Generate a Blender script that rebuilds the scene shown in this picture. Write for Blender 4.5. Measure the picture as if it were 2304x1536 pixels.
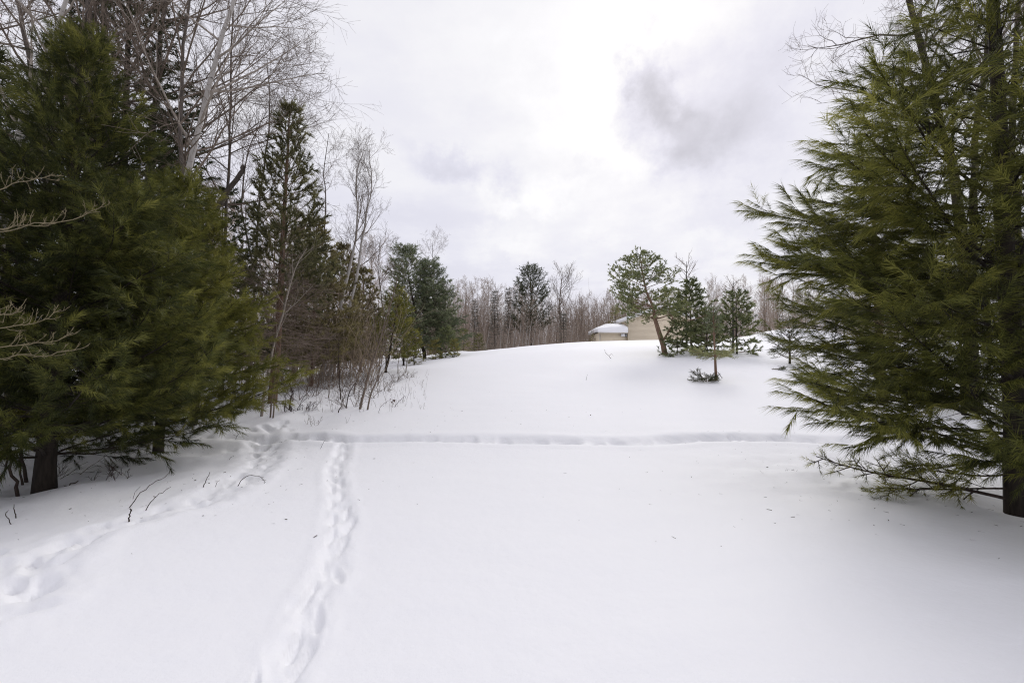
import bpy, math, random
import numpy as np
from mathutils import Vector, Matrix
for o in list(bpy.data.objects): bpy.data.objects.remove(o)
SC = bpy.context.scene
COL = SC.collection
R_ = math.radians

# ------------------------------------------------------------------ camera
F = 1024.0                       # focal length in photo pixels (photo 2304 x 1536)
PITCH = R_(2.07)
CAMZ = 1.6
cam_d = bpy.data.cameras.new('camera'); cam = bpy.data.objects.new('camera', cam_d); COL.objects.link(cam)
cam_d.sensor_width = 36.0; cam_d.lens = 36.0 * F / 2304.0
cam_d.clip_start = 0.05; cam_d.clip_end = 3000.0
cam.location = (0, 0, CAMZ); cam.rotation_euler = (math.pi/2 + PITCH, 0, 0)
SC.camera = cam
SC.cycles.use_denoising = True; SC.cycles.denoising_prefilter = 'NONE'; SC.cycles.filter_width = 1.15

def pdir(px, py):
    """direction of the photo pixel, scaled so that its Y is 1"""
    x = (px - 1152.0)/F; u = (768.0 - py)/F
    y = math.cos(PITCH) - u*math.sin(PITCH); z = math.sin(PITCH) + u*math.cos(PITCH)
    return np.array([x/y, 1.0, z/y])

# ------------------------------------------------------------------ sun, sky, exposure
SUN_EL, SUN_AZ = R_(34), R_(19)          # azimuth to the right of +Y
sun_dir = Vector((math.sin(SUN_AZ)*math.cos(SUN_EL), math.cos(SUN_AZ)*math.cos(SUN_EL), math.sin(SUN_EL)))
sun_d = bpy.data.lights.new('sun', 'SUN'); sun = bpy.data.objects.new('sun', sun_d); COL.objects.link(sun)
sun_d.energy = 1.1; sun_d.angle = R_(26); sun_d.color = (1.0, 0.965, 0.92)
sun.rotation_euler = sun_dir.to_track_quat('Z', 'Y').to_euler()
SC.view_settings.view_transform = 'Standard'
SC.view_settings.look = 'None'
SC.view_settings.exposure = 0.04
SC.view_settings.gamma = 1.0
SC.view_settings.use_curve_mapping = False

W = bpy.data.worlds.new('World'); SC.world = W; W.use_nodes = True
nt = W.node_tree; nt.nodes.clear()
def N(tree, typ, **kw):
    n = tree.nodes.new(typ)
    for k, v in kw.items():
        if k.startswith('i_'):
            n.inputs[k[2:].replace('_', ' ')].default_value = v
        else: setattr(n, k, v)
    return n
def L(tree, a, b): tree.links.new(a, b)
def mathn(tree, op, a, b=None, c=None, clamp=False):
    n = tree.nodes.new('ShaderNodeMath'); n.operation = op; n.use_clamp = clamp
    for i, v in enumerate((a, b, c)):
        if v is None: continue
        if isinstance(v, (int, float)): n.inputs[i].default_value = v
        else: tree.links.new(v, n.inputs[i])
    return n.outputs[0]
def smooth(tree, v, a, b, o0=0.0, o1=1.0):
    n = tree.nodes.new('ShaderNodeMapRange'); n.interpolation_type = 'SMOOTHSTEP'
    n.inputs['From Min'].default_value = a; n.inputs['From Max'].default_value = b
    n.inputs['To Min'].default_value = o0; n.inputs['To Max'].default_value = o1
    tree.links.new(v, n.inputs['Value']); return n.outputs['Result']
def build_sky():
    t = nt
    tc = N(t, 'ShaderNodeTexCoord'); d = tc.outputs['Generated']
    sky = N(t, 'ShaderNodeTexSky', sky_type='NISHITA', sun_disc=False, sun_elevation=SUN_EL, sun_rotation=SUN_AZ)
    sep = N(t, 'ShaderNodeSeparateXYZ'); L(t, d, sep.inputs[0])
    zc = mathn(t, 'ADD', mathn(t, 'MAXIMUM', sep.outputs['Z'], 0.0), 0.16)
    px = mathn(t, 'DIVIDE', sep.outputs['X'], zc); py = mathn(t, 'DIVIDE', sep.outputs['Y'], zc)
    cmb = N(t, 'ShaderNodeCombineXYZ'); L(t, px, cmb.inputs[0]); L(t, py, cmb.inputs[1])
    def noise(vec, scale, detail, rough, w=0.0):
        n = N(t, 'ShaderNodeTexNoise'); n.noise_dimensions = '4D'
        n.inputs['Scale'].default_value = scale; n.inputs['Detail'].default_value = detail
        n.inputs['Roughness'].default_value = rough; n.inputs['W'].default_value = w
        L(t, vec, n.inputs['Vector']); return n
    n1 = noise(cmb.outputs[0], 0.9, 6, 0.55, 3.1)      # broad banks
    n2 = noise(cmb.outputs[0], 2.6, 7, 0.6, 7.7)       # ragged detail
    # direction jittered by noise, so the large clouds have torn edges
    nw = noise(d, 5.5, 7, 0.62, 1.3)
    sub = N(t, 'ShaderNodeVectorMath', operation='SUBTRACT'); L(t, nw.outputs['Color'], sub.inputs[0]); sub.inputs[1].default_value = (.5, .5, .5)
    scl = N(t, 'ShaderNodeVectorMath', operation='SCALE'); L(t, sub.outputs[0], scl.inputs[0]); scl.inputs['Scale'].default_value = 0.42
    dj = N(t, 'ShaderNodeVectorMath', operation='ADD'); L(t, d, dj.inputs[0]); L(t, scl.outputs[0], dj.inputs[1])
    def lobe(px_, py_, rad, soft, flat=1.0):
        v = Vector(pdir(px_, py_)).normalized()
        s = N(t, 'ShaderNodeVectorMath', operation='SUBTRACT'); L(t, dj.outputs[0], s.inputs[0]); s.inputs[1].default_value = v
        m = N(t, 'ShaderNodeVectorMath', operation='MULTIPLY'); L(t, s.outputs[0], m.inputs[0]); m.inputs[1].default_value = (1, 1, flat)
        ln = N(t, 'ShaderNodeVectorMath', operation='LENGTH'); L(t, m.outputs[0], ln.inputs[0])
        return smooth(t, ln.outputs['Value'], R_(rad - soft), R_(rad + soft), 1.0, 0.0)
    sd = N(t, 'ShaderNodeVectorMath', operation='DOT_PRODUCT'); L(t, d, sd.inputs[0]); sd.inputs[1].default_value = sun_dir
    glow = mathn(t, 'POWER', mathn(t, 'MAXIMUM', sd.outputs['Value'], 0.0), 9.0)
    # brightness of the cloud deck
    b = mathn(t, 'ADD', 0.735, mathn(t, 'MULTIPLY', smooth(t, n1.outputs['Fac'], 0.38, 0.66), 0.075))
    b = mathn(t, 'ADD', b, mathn(t, 'MULTIPLY', smooth(t, n2.outputs['Fac'], 0.38, 0.68), 0.065))
    b = mathn(t, 'ADD', b, mathn(t, 'MULTIPLY', glow, 0.11))
    for a in ((1440, 110, 8, 8, 1.0, .12), (1250, 190, 13, 12, 1.0, .035), (1420, 330, 4, 3, 1.0, .10), (1190, 400, 4, 3, 1.5, .11), (1330, 300, 5, 5, 1, .05),
              (1590, 220, 8, 4.5, 1.0, -.15), (1510, 280, 5.5, 3, 1.0, -.14), (1490, 160, 3.5, 2.2, 1, -.14), (1660, 340, 8, 8, 1.3, -.06), (1050, 365, 4.5, 4, 2.2, -.14), (1290, 350, 2.5, 2.5, 1.6, -.07),
              (1130, 530, 4, 3, 2.8, .05), (1330, 550, 4, 3, 3, .04), (1600, 560, 6, 4, 4, .04)):
        b = mathn(t, 'ADD', b, mathn(t, 'MULTIPLY', lobe(*a[:5]), a[5]))
    # lavender when grey, warm white when bright
    mixc = N(t, 'ShaderNodeMix', data_type='RGBA'); L(t, smooth(t, b, 0.74, 0.95), mixc.inputs['Factor'])
    mixc.inputs['A'].default_value = (0.985, 0.975, 1.095, 1); mixc.inputs['B'].default_value = (1.005, 0.995, 1.02, 1)
    sc = N(t, 'ShaderNodeVectorMath', operation='SCALE'); L(t, mixc.outputs['Result'], sc.inputs[0])
    L(t, mathn(t, 'MULTIPLY', b, 10.0), sc.inputs['Scale'])
    mx = N(t, 'ShaderNodeMix', data_type='RGBA'); mx.inputs['Factor'].default_value = 0.95
    L(t, sky.outputs[0], mx.inputs['A']); L(t, sc.outputs[0], mx.inputs['B'])
    bg = N(t, 'ShaderNodeBackground'); bg.inputs['Strength'].default_value = 0.1; L(t, mx.outputs['Result'], bg.inputs['Color'])
    out = N(t, 'ShaderNodeOutputWorld'); L(t, bg.outputs[0], out.inputs['Surface'])
build_sky()

# ------------------------------------------------------------------ materials
def newmat(name):
    m = bpy.data.materials.new(name); m.use_nodes = True; t = m.node_tree; t.nodes.clear()
    return m, t, N(t, 'ShaderNodeOutputMaterial')
def noise_n(t, vec, scale, detail=4, rough=.55):
    n = N(t, 'ShaderNodeTexNoise'); n.inputs['Scale'].default_value = scale; n.inputs['Detail'].default_value = detail; n.inputs['Roughness'].default_value = rough
    L(t, vec, n.inputs['Vector']); return n
def ramp2(t, fac, c0, c1):
    m = N(t, 'ShaderNodeMix', data_type='RGBA'); L(t, fac, m.inputs['Factor'])
    m.inputs['A'].default_value = (*c0, 1); m.inputs['B'].default_value = (*c1, 1); return m.outputs['Result']
def mat_snow():
    m, t, out = newmat('snow'); g = N(t, 'ShaderNodeNewGeometry'); P = g.outputs['Position']
    p = N(t, 'ShaderNodeBsdfPrincipled'); p.inputs['Roughness'].default_value = .62
    p.inputs['Specular IOR Level'].default_value = .18
    n = noise_n(t, P, 1.1, 5)
    L(t, ramp2(t, n.outputs['Fac'], (.89, .893, .912), (.915, .914, .922)), p.inputs['Base Color'])
    b1 = N(t, 'ShaderNodeBump'); b1.inputs['Distance'].default_value = .014; b1.inputs['Strength'].default_value = .42
    L(t, noise_n(t, P, 14, 5, .6).outputs['Fac'], b1.inputs['Height'])
    b2 = N(t, 'ShaderNodeBump'); b2.inputs['Distance'].default_value = .003; b2.inputs['Strength'].default_value = .35
    L(t, noise_n(t, P, 110, 3).outputs['Fac'], b2.inputs['Height']); L(t, b1.outputs[0], b2.inputs['Normal'])
    L(t, b2.outputs[0], p.inputs['Normal']); L(t, p.outputs[0], out.inputs[0]); return m
def mat_needle(name, c0, c1, c2, trans=.45):
    """three tones by the per-needle 'tint' attribute (old, mid and young needles)"""
    m, t, out = newmat(name)
    a = N(t, 'ShaderNodeAttribute', attribute_name='tint')
    r = N(t, 'ShaderNodeValToRGB'); e = r.color_ramp.elements
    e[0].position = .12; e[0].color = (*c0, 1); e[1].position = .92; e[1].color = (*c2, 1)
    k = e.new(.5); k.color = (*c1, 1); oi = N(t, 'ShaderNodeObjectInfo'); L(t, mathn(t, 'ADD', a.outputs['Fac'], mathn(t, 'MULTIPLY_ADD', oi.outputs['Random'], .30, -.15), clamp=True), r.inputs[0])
    d = N(t, 'ShaderNodeBsdfPrincipled'); d.inputs['Roughness'].default_value = .5; d.inputs['Specular IOR Level'].default_value = .3
    L(t, r.outputs[0], d.inputs['Base Color'])
    tr = N(t, 'ShaderNodeBsdfTranslucent'); L(t, r.outputs[0], tr.inputs[0])
    mx = N(t, 'ShaderNodeMixShader'); mx.inputs[0].default_value = trans
    L(t, d.outputs[0], mx.inputs[1]); L(t, tr.outputs[0], mx.inputs[2]); L(t, mx.outputs[0], out.inputs[0]); return m
def mat_bark(name, c0, c1, scale=18, bump=.5, stretch=.18):
    m, t, out = newmat(name)
    tc = N(t, 'ShaderNodeTexCoord'); mp = N(t, 'ShaderNodeMapping'); mp.inputs['Scale'].default_value = (1, 1, stretch); L(t, tc.outputs['Object'], mp.inputs[0])
    n = noise_n(t, mp.outputs[0], scale, 6, .65); n2 = noise_n(t, tc.outputs['Object'], 1.3, 3)
    f = mathn(t, 'ADD', mathn(t, 'MULTIPLY', smooth(t, n.outputs['Fac'], .35, .68), .65), mathn(t, 'MULTIPLY', n2.outputs['Fac'], .35))
    p = N(t, 'ShaderNodeBsdfPrincipled'); p.inputs['Roughness'].default_value = .85; p.inputs['Specular IOR Level'].default_value = .2
    L(t, ramp2(t, f, c0, c1), p.inputs['Base Color'])
    b = N(t, 'ShaderNodeBump'); b.inputs['Distance'].default_value = .02; b.inputs['Strength'].default_value = bump
    L(t, n.outputs['Fac'], b.inputs['Height']); L(t, b.outputs[0], p.inputs['Normal']); L(t, p.outputs[0], out.inputs[0]); return m
def mat_birch():
    m, t, out = newmat('birch_bark'); tc = N(t, 'ShaderNodeTexCoord')
    mp = N(t, 'ShaderNodeMapping'); mp.inputs['Scale'].default_value = (1, 1, 5); L(t, tc.outputs['Object'], mp.inputs[0])
    n = noise_n(t, mp.outputs[0], 3.2, 5, .7); n2 = noise_n(t, tc.outputs['Object'], 2.2, 4)
    p = N(t, 'ShaderNodeBsdfPrincipled'); p.inputs['Roughness'].default_value = .7
    c = N(t, 'ShaderNodeMix', data_type='RGBA'); L(t, smooth(t, n.outputs['Fac'], .60, .66), c.inputs['Factor'])
    L(t, ramp2(t, n2.outputs['Fac'], (.27, .25, .23), (.47, .44, .40)), c.inputs['A']); c.inputs['B'].default_value = (.055, .045, .04, 1)
    L(t, c.outputs['Result'], p.inputs['Base Color']); L(t, p.outputs[0], out.inputs[0]); return m
def mat_plain(name, c, rough=.7, var=.15, scale=6):
    m, t, out = newmat(name); tc = N(t, 'ShaderNodeTexCoord')
    p = N(t, 'ShaderNodeBsdfPrincipled'); p.inputs['Roughness'].default_value = rough
    n = noise_n(t, tc.outputs['Object'], scale, 4)
    L(t, ramp2(t, n.outputs['Fac'], tuple(x*(1-var) for x in c), tuple(min(1, x*(1+var)) for x in c)), p.inputs['Base Color'])
    L(t, p.outputs[0], out.inputs[0]); return m
M = dict(
    snow=mat_snow(),
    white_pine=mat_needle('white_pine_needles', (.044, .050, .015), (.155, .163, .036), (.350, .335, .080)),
    deep_pine=mat_needle('deep_green_needles', (.028, .035, .012), (.086, .096, .024), (.235, .228, .054)),
    olive_pine=mat_needle('olive_pine_needles', (.070, .078, .018), (.165, .168, .034), (.305, .285, .068)),
    mid_pine=mat_needle('mid_pine_needles', (.105, .128, .058), (.205, .232, .100), (.320, .335, .155)),
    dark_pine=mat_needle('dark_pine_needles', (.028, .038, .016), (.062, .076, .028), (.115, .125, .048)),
    red_pine=mat_needle('red_pine_needles', (.082, .082, .038), (.165, .160, .070), (.270, .250, .110)),
    brown_pine=mat_needle('brown_pine_needles', (.125, .108, .050), (.230, .200, .088), (.320, .280, .128)),  # needles that are olive brown in themselves
    blue_pine=mat_needle('bluish_pine_needles', (.095, .118, .066), (.180, .208, .115), (.285, .305, .175)),
    scots=mat_needle('scots_pine_needles', (.150, .175, .078), (.290, .315, .140), (.430, .430, .210)),
    yellow_pine=mat_needle('yellow_needles', (.13, .125, .035), (.22, .20, .06), (.31, .27, .10)),
    spruce=mat_needle('spruce_needles', (.08, .082, .068), (.13, .13, .105), (.18, .175, .145)),
    bark_dark=mat_bark('dark_pine_bark', (.014, .011, .009), (.050, .040, .032)),
    bark_grey=mat_bark('smooth_grey_bark', (.060, .056, .048), (.150, .140, .122), 10, .25),
    bark_hard=mat_bark('hardwood_bark', (.050, .042, .036), (.155, .130, .112), 22, .4),
    bark_red=mat_bark('red_pine_bark', (.090, .055, .038), (.225, .140, .098), 14, .5),
    bark_scots=mat_bark('orange_scots_bark', (.150, .092, .062), (.300, .200, .145), 14, .4),
    twig=mat_bark('brown_twigs', (.110, .085, .066), (.230, .182, .145), 9, .1, 1),
    twig_red=mat_bark('reddish_twigs', (.285, .225, .180), (.475, .392, .322), 3, .1, 1),
    twig_warm=mat_bark('warm_brown_brush', (.28, .215, .150), (.50, .405, .295), 3, .1, 1),
    twig_pale=mat_bark('pale_twigs', (.20, .17, .14), (.40, .35, .30), 9, .1, 1),
    twig_tan=mat_bark('tan_bud_twigs', (.125, .105, .062), (.25, .205, .125), 20, .1, 1),
    twig_dark=mat_bark('dark_wet_twigs', (.030, .022, .018), (.085, .062, .050), 20, .1, 1),
    dead=mat_bark('dead_pine_twigs', (.150, .115, .092), (.290, .225, .180), 6, .1, 1),
    birch=mat_birch(),
    siding=mat_plain('beige_siding', (.76, .66, .50), .6, .06),
    fascia=mat_plain('pale_fascia', (.62, .57, .48), .6, .05),
    white_metal=mat_plain('white_metal', (.75, .75, .76), .4, .04),
    grey_metal=mat_plain('grey_metal', (.28, .28, .29), .4, .1),
    dry_leaf=mat_plain('dry_leaf', (.085, .035, .022), .8, .3, 30),
)

# ------------------------------------------------------------------ mesh helpers
def make_mesh(name, V, faces, mats, tint=None, smooth_=True, mat_idx=None):
    """faces: list of int arrays (n,3) or (n,4)"""
    me = bpy.data.meshes.new(name)
    V = np.asarray(V, dtype=np.float32).reshape(-1, 3)
    faces = [np.asarray(f, dtype=np.int32) for f in faces if len(f)]
    tot = np.concatenate([np.full(len(f), f.shape[1], np.int32) for f in faces])
    loops = np.concatenate([f.ravel() for f in faces])
    me.vertices.add(len(V)); me.vertices.foreach_set('co', V.ravel())
    me.loops.add(len(loops)); me.loops.foreach_set('vertex_index', loops)
    me.polygons.add(len(tot)); st = np.zeros(len(tot), np.int32); st[1:] = np.cumsum(tot)[:-1]
    me.polygons.foreach_set('loop_start', st); me.polygons.foreach_set('loop_total', tot)
    if smooth_: me.polygons.foreach_set('use_smooth', np.ones(len(tot), bool))
    if mat_idx is not None: me.polygons.foreach_set('material_index', np.asarray(mat_idx, np.int32))
    if tint is not None:
        a = me.attributes.new('tint', 'FLOAT', 'POINT'); a.data.foreach_set('value', np.asarray(tint, np.float32).ravel())
    me.update(calc_edges=True)
    for m in (mats if isinstance(mats, (list, tuple)) else [mats]): me.materials.append(m)
    return me
def link(name, me, parent=None, **props):
    o = bpy.data.objects.new(name, me); COL.objects.link(o)
    if parent is not None: o.parent = parent
    for k, v in props.items(): o[k] = v
    return o
def thing(name, loc, label, cat, group=None, rz=0.0, scale=1.0):
    o = bpy.data.objects.new(name, None); COL.objects.link(o); o.empty_display_size = .2
    o.location = [float(v) for v in loc]; o.rotation_euler = (0, 0, rz); o.scale = (scale,)*3 if isinstance(scale, (int, float)) else scale
    o['label'] = label; o['category'] = cat
    if group: o['group'] = group
    return o
def copy_thing(root, loc, rz=0, scale=1.0, label=None, group=None):
    r = root.copy(); COL.objects.link(r); r.location = [float(v) for v in loc]; r.rotation_euler = (0, 0, rz); r.scale = (scale,)*3 if isinstance(scale, (int, float)) else scale
    if label: r['label'] = label
    if group: r['group'] = group
    for ch in KIDS.get(root.name, []):
        c = ch.copy(); COL.objects.link(c); c.parent = r
    return r
KIDS = {}
def norm(v): return v/np.maximum(np.linalg.norm(v, axis=-1, keepdims=True), 1e-9)
Z = np.array([0, 0, 1.0])
def tubes(P, Rr, k):
    """P (N,S,3), R (N,S) -> verts, quads"""
    n, s, _ = P.shape
    T = np.empty_like(P); T[:, 1:-1] = P[:, 2:] - P[:, :-2]; T[:, 0] = P[:, 1] - P[:, 0]; T[:, -1] = P[:, -1] - P[:, -2]; T = norm(T)
    ref = np.where(np.abs(T[:, :1, 2:3]) > .8, np.array([1.0, 0, 0]), Z); ref = np.broadcast_to(ref, T.shape)
    A = norm(np.cross(T, ref)); B = np.cross(T, A)
    ph = np.arange(k)*2*math.pi/k
    V = P[:, :, None] + Rr[:, :, None, None]*(A[:, :, None]*np.cos(ph)[:, None] + B[:, :, None]*np.sin(ph)[:, None])
    base = (np.arange(n)*s*k)[:, None, None] + (np.arange(s-1)*k)[None, :, None]
    i = np.arange(k)[None, None]; j = (i+1) % k
    Q = np.stack(np.broadcast_arrays(base+i, base+j, base+k+j, base+k+i), -1).reshape(-1, 4)
    return V.reshape(-1, 3), Q
def join_tubes(items):
    Vs, Qs, o = [], [], 0
    for P, Rr, k in items:
        if len(P) == 0: continue
        v, q = tubes(P, Rr, k); Vs.append(v); Qs.append(q+o); o += len(v)
    return np.concatenate(Vs), [np.concatenate(Qs)]
def poly(rng, p0, d0, Ln, S, wob=.12, trop=(0, 0, 0), tropend=None):
    n = len(p0); P = np.empty((n, S, 3)); P[:, 0] = p0; d = norm(d0); st = (Ln/(S-1))[:, None]
    trop = np.asarray(trop, float); te = trop if tropend is None else np.asarray(tropend, float)
    for s in range(1, S):
        f = s/(S-1)
        d = norm(d + rng.normal(size=(n, 3))*wob + trop*(1-f) + te*f)
        P[:, s] = P[:, s-1] + d*st
    return P
def sample(P, idx, t):
    S = P.shape[1]; x = np.clip(t, 0, .999)*(S-1); i = x.astype(int); f = (x-i)[:, None]
    a = P[idx, i]; b = P[idx, i+1]
    return a*(1-f)+b*f, norm(b-a)
def kids(rng, P, n, t0, t1, ang, angj, mode, lenf, S, wob=.1, trop=(0, 0, 0), rollj=.5, tropend=None, stratify=True):
    """children of all polylines P; lenf(idx, t) -> length"""
    n = np.broadcast_to(np.asarray(n, int), (len(P),)); idx = np.repeat(np.arange(len(P)), n)
    if len(idx) == 0: return np.zeros((0, S, 3)), idx, np.zeros(0), np.zeros(0)
    order = np.concatenate([np.arange(k) for k in n]) if len(n) else np.zeros(0)
    nn = n[idx]
    t = t0+(t1-t0)*((order+rng.random(len(idx)))/nn if stratify else rng.random(len(idx)))
    p, tan = sample(P, idx, t)
    side = norm(np.cross(tan, Z)+1e-6); up = np.cross(side, tan)
    if mode == 'planar':
        sg = np.where((order % 2) == 0, 1.0, -1.0); roll = rng.normal(size=len(idx))*rollj
        sd = side*(sg*np.cos(roll))[:, None] + up*np.sin(roll)[:, None]
    else:
        roll = rng.random(len(idx))*2*math.pi; sd = side*np.cos(roll)[:, None]+up*np.sin(roll)[:, None]
    a = ang + rng.normal(size=len(idx))*angj
    d = tan*np.cos(a)[:, None]+sd*np.sin(a)[:, None]
    Ln = lenf(idx, t)*(.75+.5*rng.random(len(idx)))
    return poly(rng, p, d, Ln, S, wob, trop, tropend), idx, t, Ln
def taper(r0, S, tip=.15):
    return np.asarray(r0)[:, None]*(1-(1-tip)*np.linspace(0, 1, S))[None]
def needle_tris(rng, P, D, Ls, K, nl, w, spread, droop, tint, back=.9):
    """needles along shoots starting at P along D; returns verts, tris, tint"""
    m = len(P); u = rng.random((m, K))**.85
    b = P[:, None]+D[:, None]*(Ls[:, None]*u)[..., None]
    A = norm(np.cross(D, Z)+1e-5); B = np.cross(D, A); ph = rng.random((m, K))*2*math.pi
    rad = A[:, None]*np.cos(ph)[..., None]+B[:, None]*np.sin(ph)[..., None]
    sp = spread*(.55+.7*rng.random((m, K)))*np.where(u > .88, .55, 1.0)
    d = norm(D[:, None]*back+rad*sp[..., None]-Z*droop)
    ln = nl*(.65+.6*rng.random((m, K)))
    tip = b+d*ln[..., None]
    sd = norm(np.cross(d, rng.normal(size=(m, K, 3))))*(w/2)
    V = np.stack([b+sd, b-sd, tip], 2).reshape(-1, 3)
    tt = np.clip(np.asarray(tint)[:, None]+rng.normal(size=(m, K))*.13, 0, 1)
    return V, np.arange(len(V), dtype=np.int32).reshape(-1, 3), np.repeat(tt.ravel(), 3)

# ------------------------------------------------------------------ terrain
def hash2(i, j, s):
    h = (i*374761393+j*668265263+s*974634777).astype(np.int64) & 0x7fffffff
    h = ((h ^ (h >> 13))*1274126177) & 0x7fffffff
    return ((h ^ (h >> 16)) & 0xffff)/65535.0
def vnoise(x, y, s=0):
    i = np.floor(x).astype(np.int64); j = np.floor(y).astype(np.int64); fx = x-i; fy = y-j
    fx = fx*fx*(3-2*fx); fy = fy*fy*(3-2*fy)
    return (hash2(i, j, s)*(1-fx)+hash2(i+1, j, s)*fx)*(1-fy)+(hash2(i, j+1, s)*(1-fx)+hash2(i+1, j+1, s)*fx)*fy-.5
def fbm(x, y, s=0, o=4):
    r = 0; a = 1.0
    for k in range(o): r = r+a*vnoise(x*2**k+17.3*k, y*2**k-9.1*k, s+k); a *= .5
    return r
def sstep(a, b, x):
    t = np.clip((x-a)/(b-a), 0, 1); return t*t*(3-2*t)
def seg_dist(x, y, pts):
    """distance to polyline, signed side, and arclength"""
    best = np.full(x.shape, 1e9); arc = np.zeros(x.shape); side = np.zeros(x.shape); acc = 0
    for (x0, y0), (x1, y1) in zip(pts[:-1], pts[1:]):
        dx, dy = x1-x0, y1-y0; l = math.hypot(dx, dy)
        t = np.clip(((x-x0)*dx+(y-y0)*dy)/(l*l), 0, 1)
        d = np.hypot(x-x0-t*dx, y-y0-t*dy); m = d < best
        best = np.where(m, d, best); arc = np.where(m, acc+t*l, arc); side = np.where(m, np.sign((x-x0)*dy-(y-y0)*dx), side); acc += l
    return best, side, arc
def flat(px, py):                      # pixel to the level snow near the camera
    d = pdir(px, py); k = -CAMZ/d[2]; return (d[0]*k, k)
TRENCH = [(-7.5, 9.9), (-5.3, 9.3)]+[flat(*p) for p in ((690, 986), (780, 996), (860, 995), (1000, 996), (1150, 997), (1300, 1001), (1450, 1004), (1560, 996), (1700, 995), (1800, 997), (1900, 1000), (2050, 1004))]+[(9.5, 8.2), (14, 8.9)]
TRACK = [flat(*p) for p in ((775, 1006), (752, 1060), (762, 1120), (766, 1180), (745, 1250), (738, 1300), (702, 1350), (682, 1410), (652, 1480), (612, 1545))]+[(-.9, 1.4), (-.75, .5), (-.4, -2)]
SIDE = [flat(600, 985), flat(592, 1040), flat(520, 1090), flat(452, 1125), flat(320, 1160), flat(180, 1200), flat(80, 1260), flat(20, 1340), (-3.3, 2.2), (-3.1, 1.0)]
rs = np.random.default_rng(5)
PRINTS = []                            # x, y, angle, half length, half width, depth
def along(pts, step, off, hl, hw, dep, jit=.03, ajit=.15):
    acc = 0; k = 0
    for (x0, y0), (x1, y1) in zip(pts[:-1], pts[1:]):
        l = math.hypot(x1-x0, y1-y0); ux, uy = (x1-x0)/l, (y1-y0)/l
        while acc < l:
            s = 1 if k % 2 else -1
            PRINTS.append((x0+ux*acc-uy*off*s+rs.normal()*jit, y0+uy*acc+ux*off*s+rs.normal()*jit, math.atan2(uy, ux)+rs.normal()*ajit,
                           hl*rs.uniform(.75, 1.25), hw*rs.uniform(.8, 1.2), dep*rs.uniform(.55, 1.2)))
            acc += step*rs.uniform(.8, 1.2); k += 1
        acc -= l
along(TRACK, .27, .050, .19, .032, .028, .025, .10)
along(SIDE, .30, .10, .15, .065, .04, .05, .4)
along([flat(60, 1210), flat(40, 1270), flat(90, 1330), flat(-40, 1400)], .22, .16, .17, .09, .032, .08, .6)
along([flat(570, 975), flat(610, 960), flat(630, 980), flat(560, 1000)], .22, .15, .14, .09, .07, .08, .8)
along([flat(-20, 1330), flat(60, 1230), flat(200, 1190)], .28, .2, .18, .08, .03, .08, .5)
along(TRENCH, .34, .10, .18, .10, .05, .06, .4)
BUMPS = []                             # snow mounds and tree wells: x, y, radius, height
def ridge(x): return 1.55+1.66*sstep(-13, 10, x)
def base_z(x, y):
    t = np.clip((y-7)/38.0, 0, 1); g = np.sin(t*math.pi/2)**1.3
    z = ridge(x)*g
    z = z-3.2*sstep(45, 64, y)*sstep(-14, -2, x) + 2.2*sstep(95, 200, y)
    z = z+.20*fbm(x/9.0, y/9.0, 3, 3)*sstep(6, 20, np.hypot(x, y))
    z = z+.10*fbm(x/2.6+5, y/2.6, 11, 3)*sstep(1.5, 6, np.hypot(x, y))*(.35+.65*sstep(-2, -5, x))
    # ground under the left trees lies a little lower; lumpy snow under the trees
    z = z-.16*sstep(-3.3, -5.0, x)*sstep(12, 8, y)
    z = z+.09*fbm(x/.7, y/.7, 23, 3)*sstep(-3.6, -6.0, x)*sstep(25, 10, y)
    z = z+.06*fbm(x/.45, y/.45, 29, 3)*np.exp(-((x-4.3)**2+(y-6.2)**2)/3.0)
    z = z+.8*np.exp(-((x-21.5)/3.2)**2-((y-36)/1.8)**2)+.5*np.exp(-((x-25)/3.0)**2-((y-36.5)/1.8)**2)
    z = z+.30*np.exp(-((x+5.2)/2.2)**2-((y-38)/1.2)**2)+.35*fbm(x/2, y/2, 41, 2)*np.exp(-((x+5)/3.0)**2-((y-39)/2.0)**2)
    return z
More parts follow.
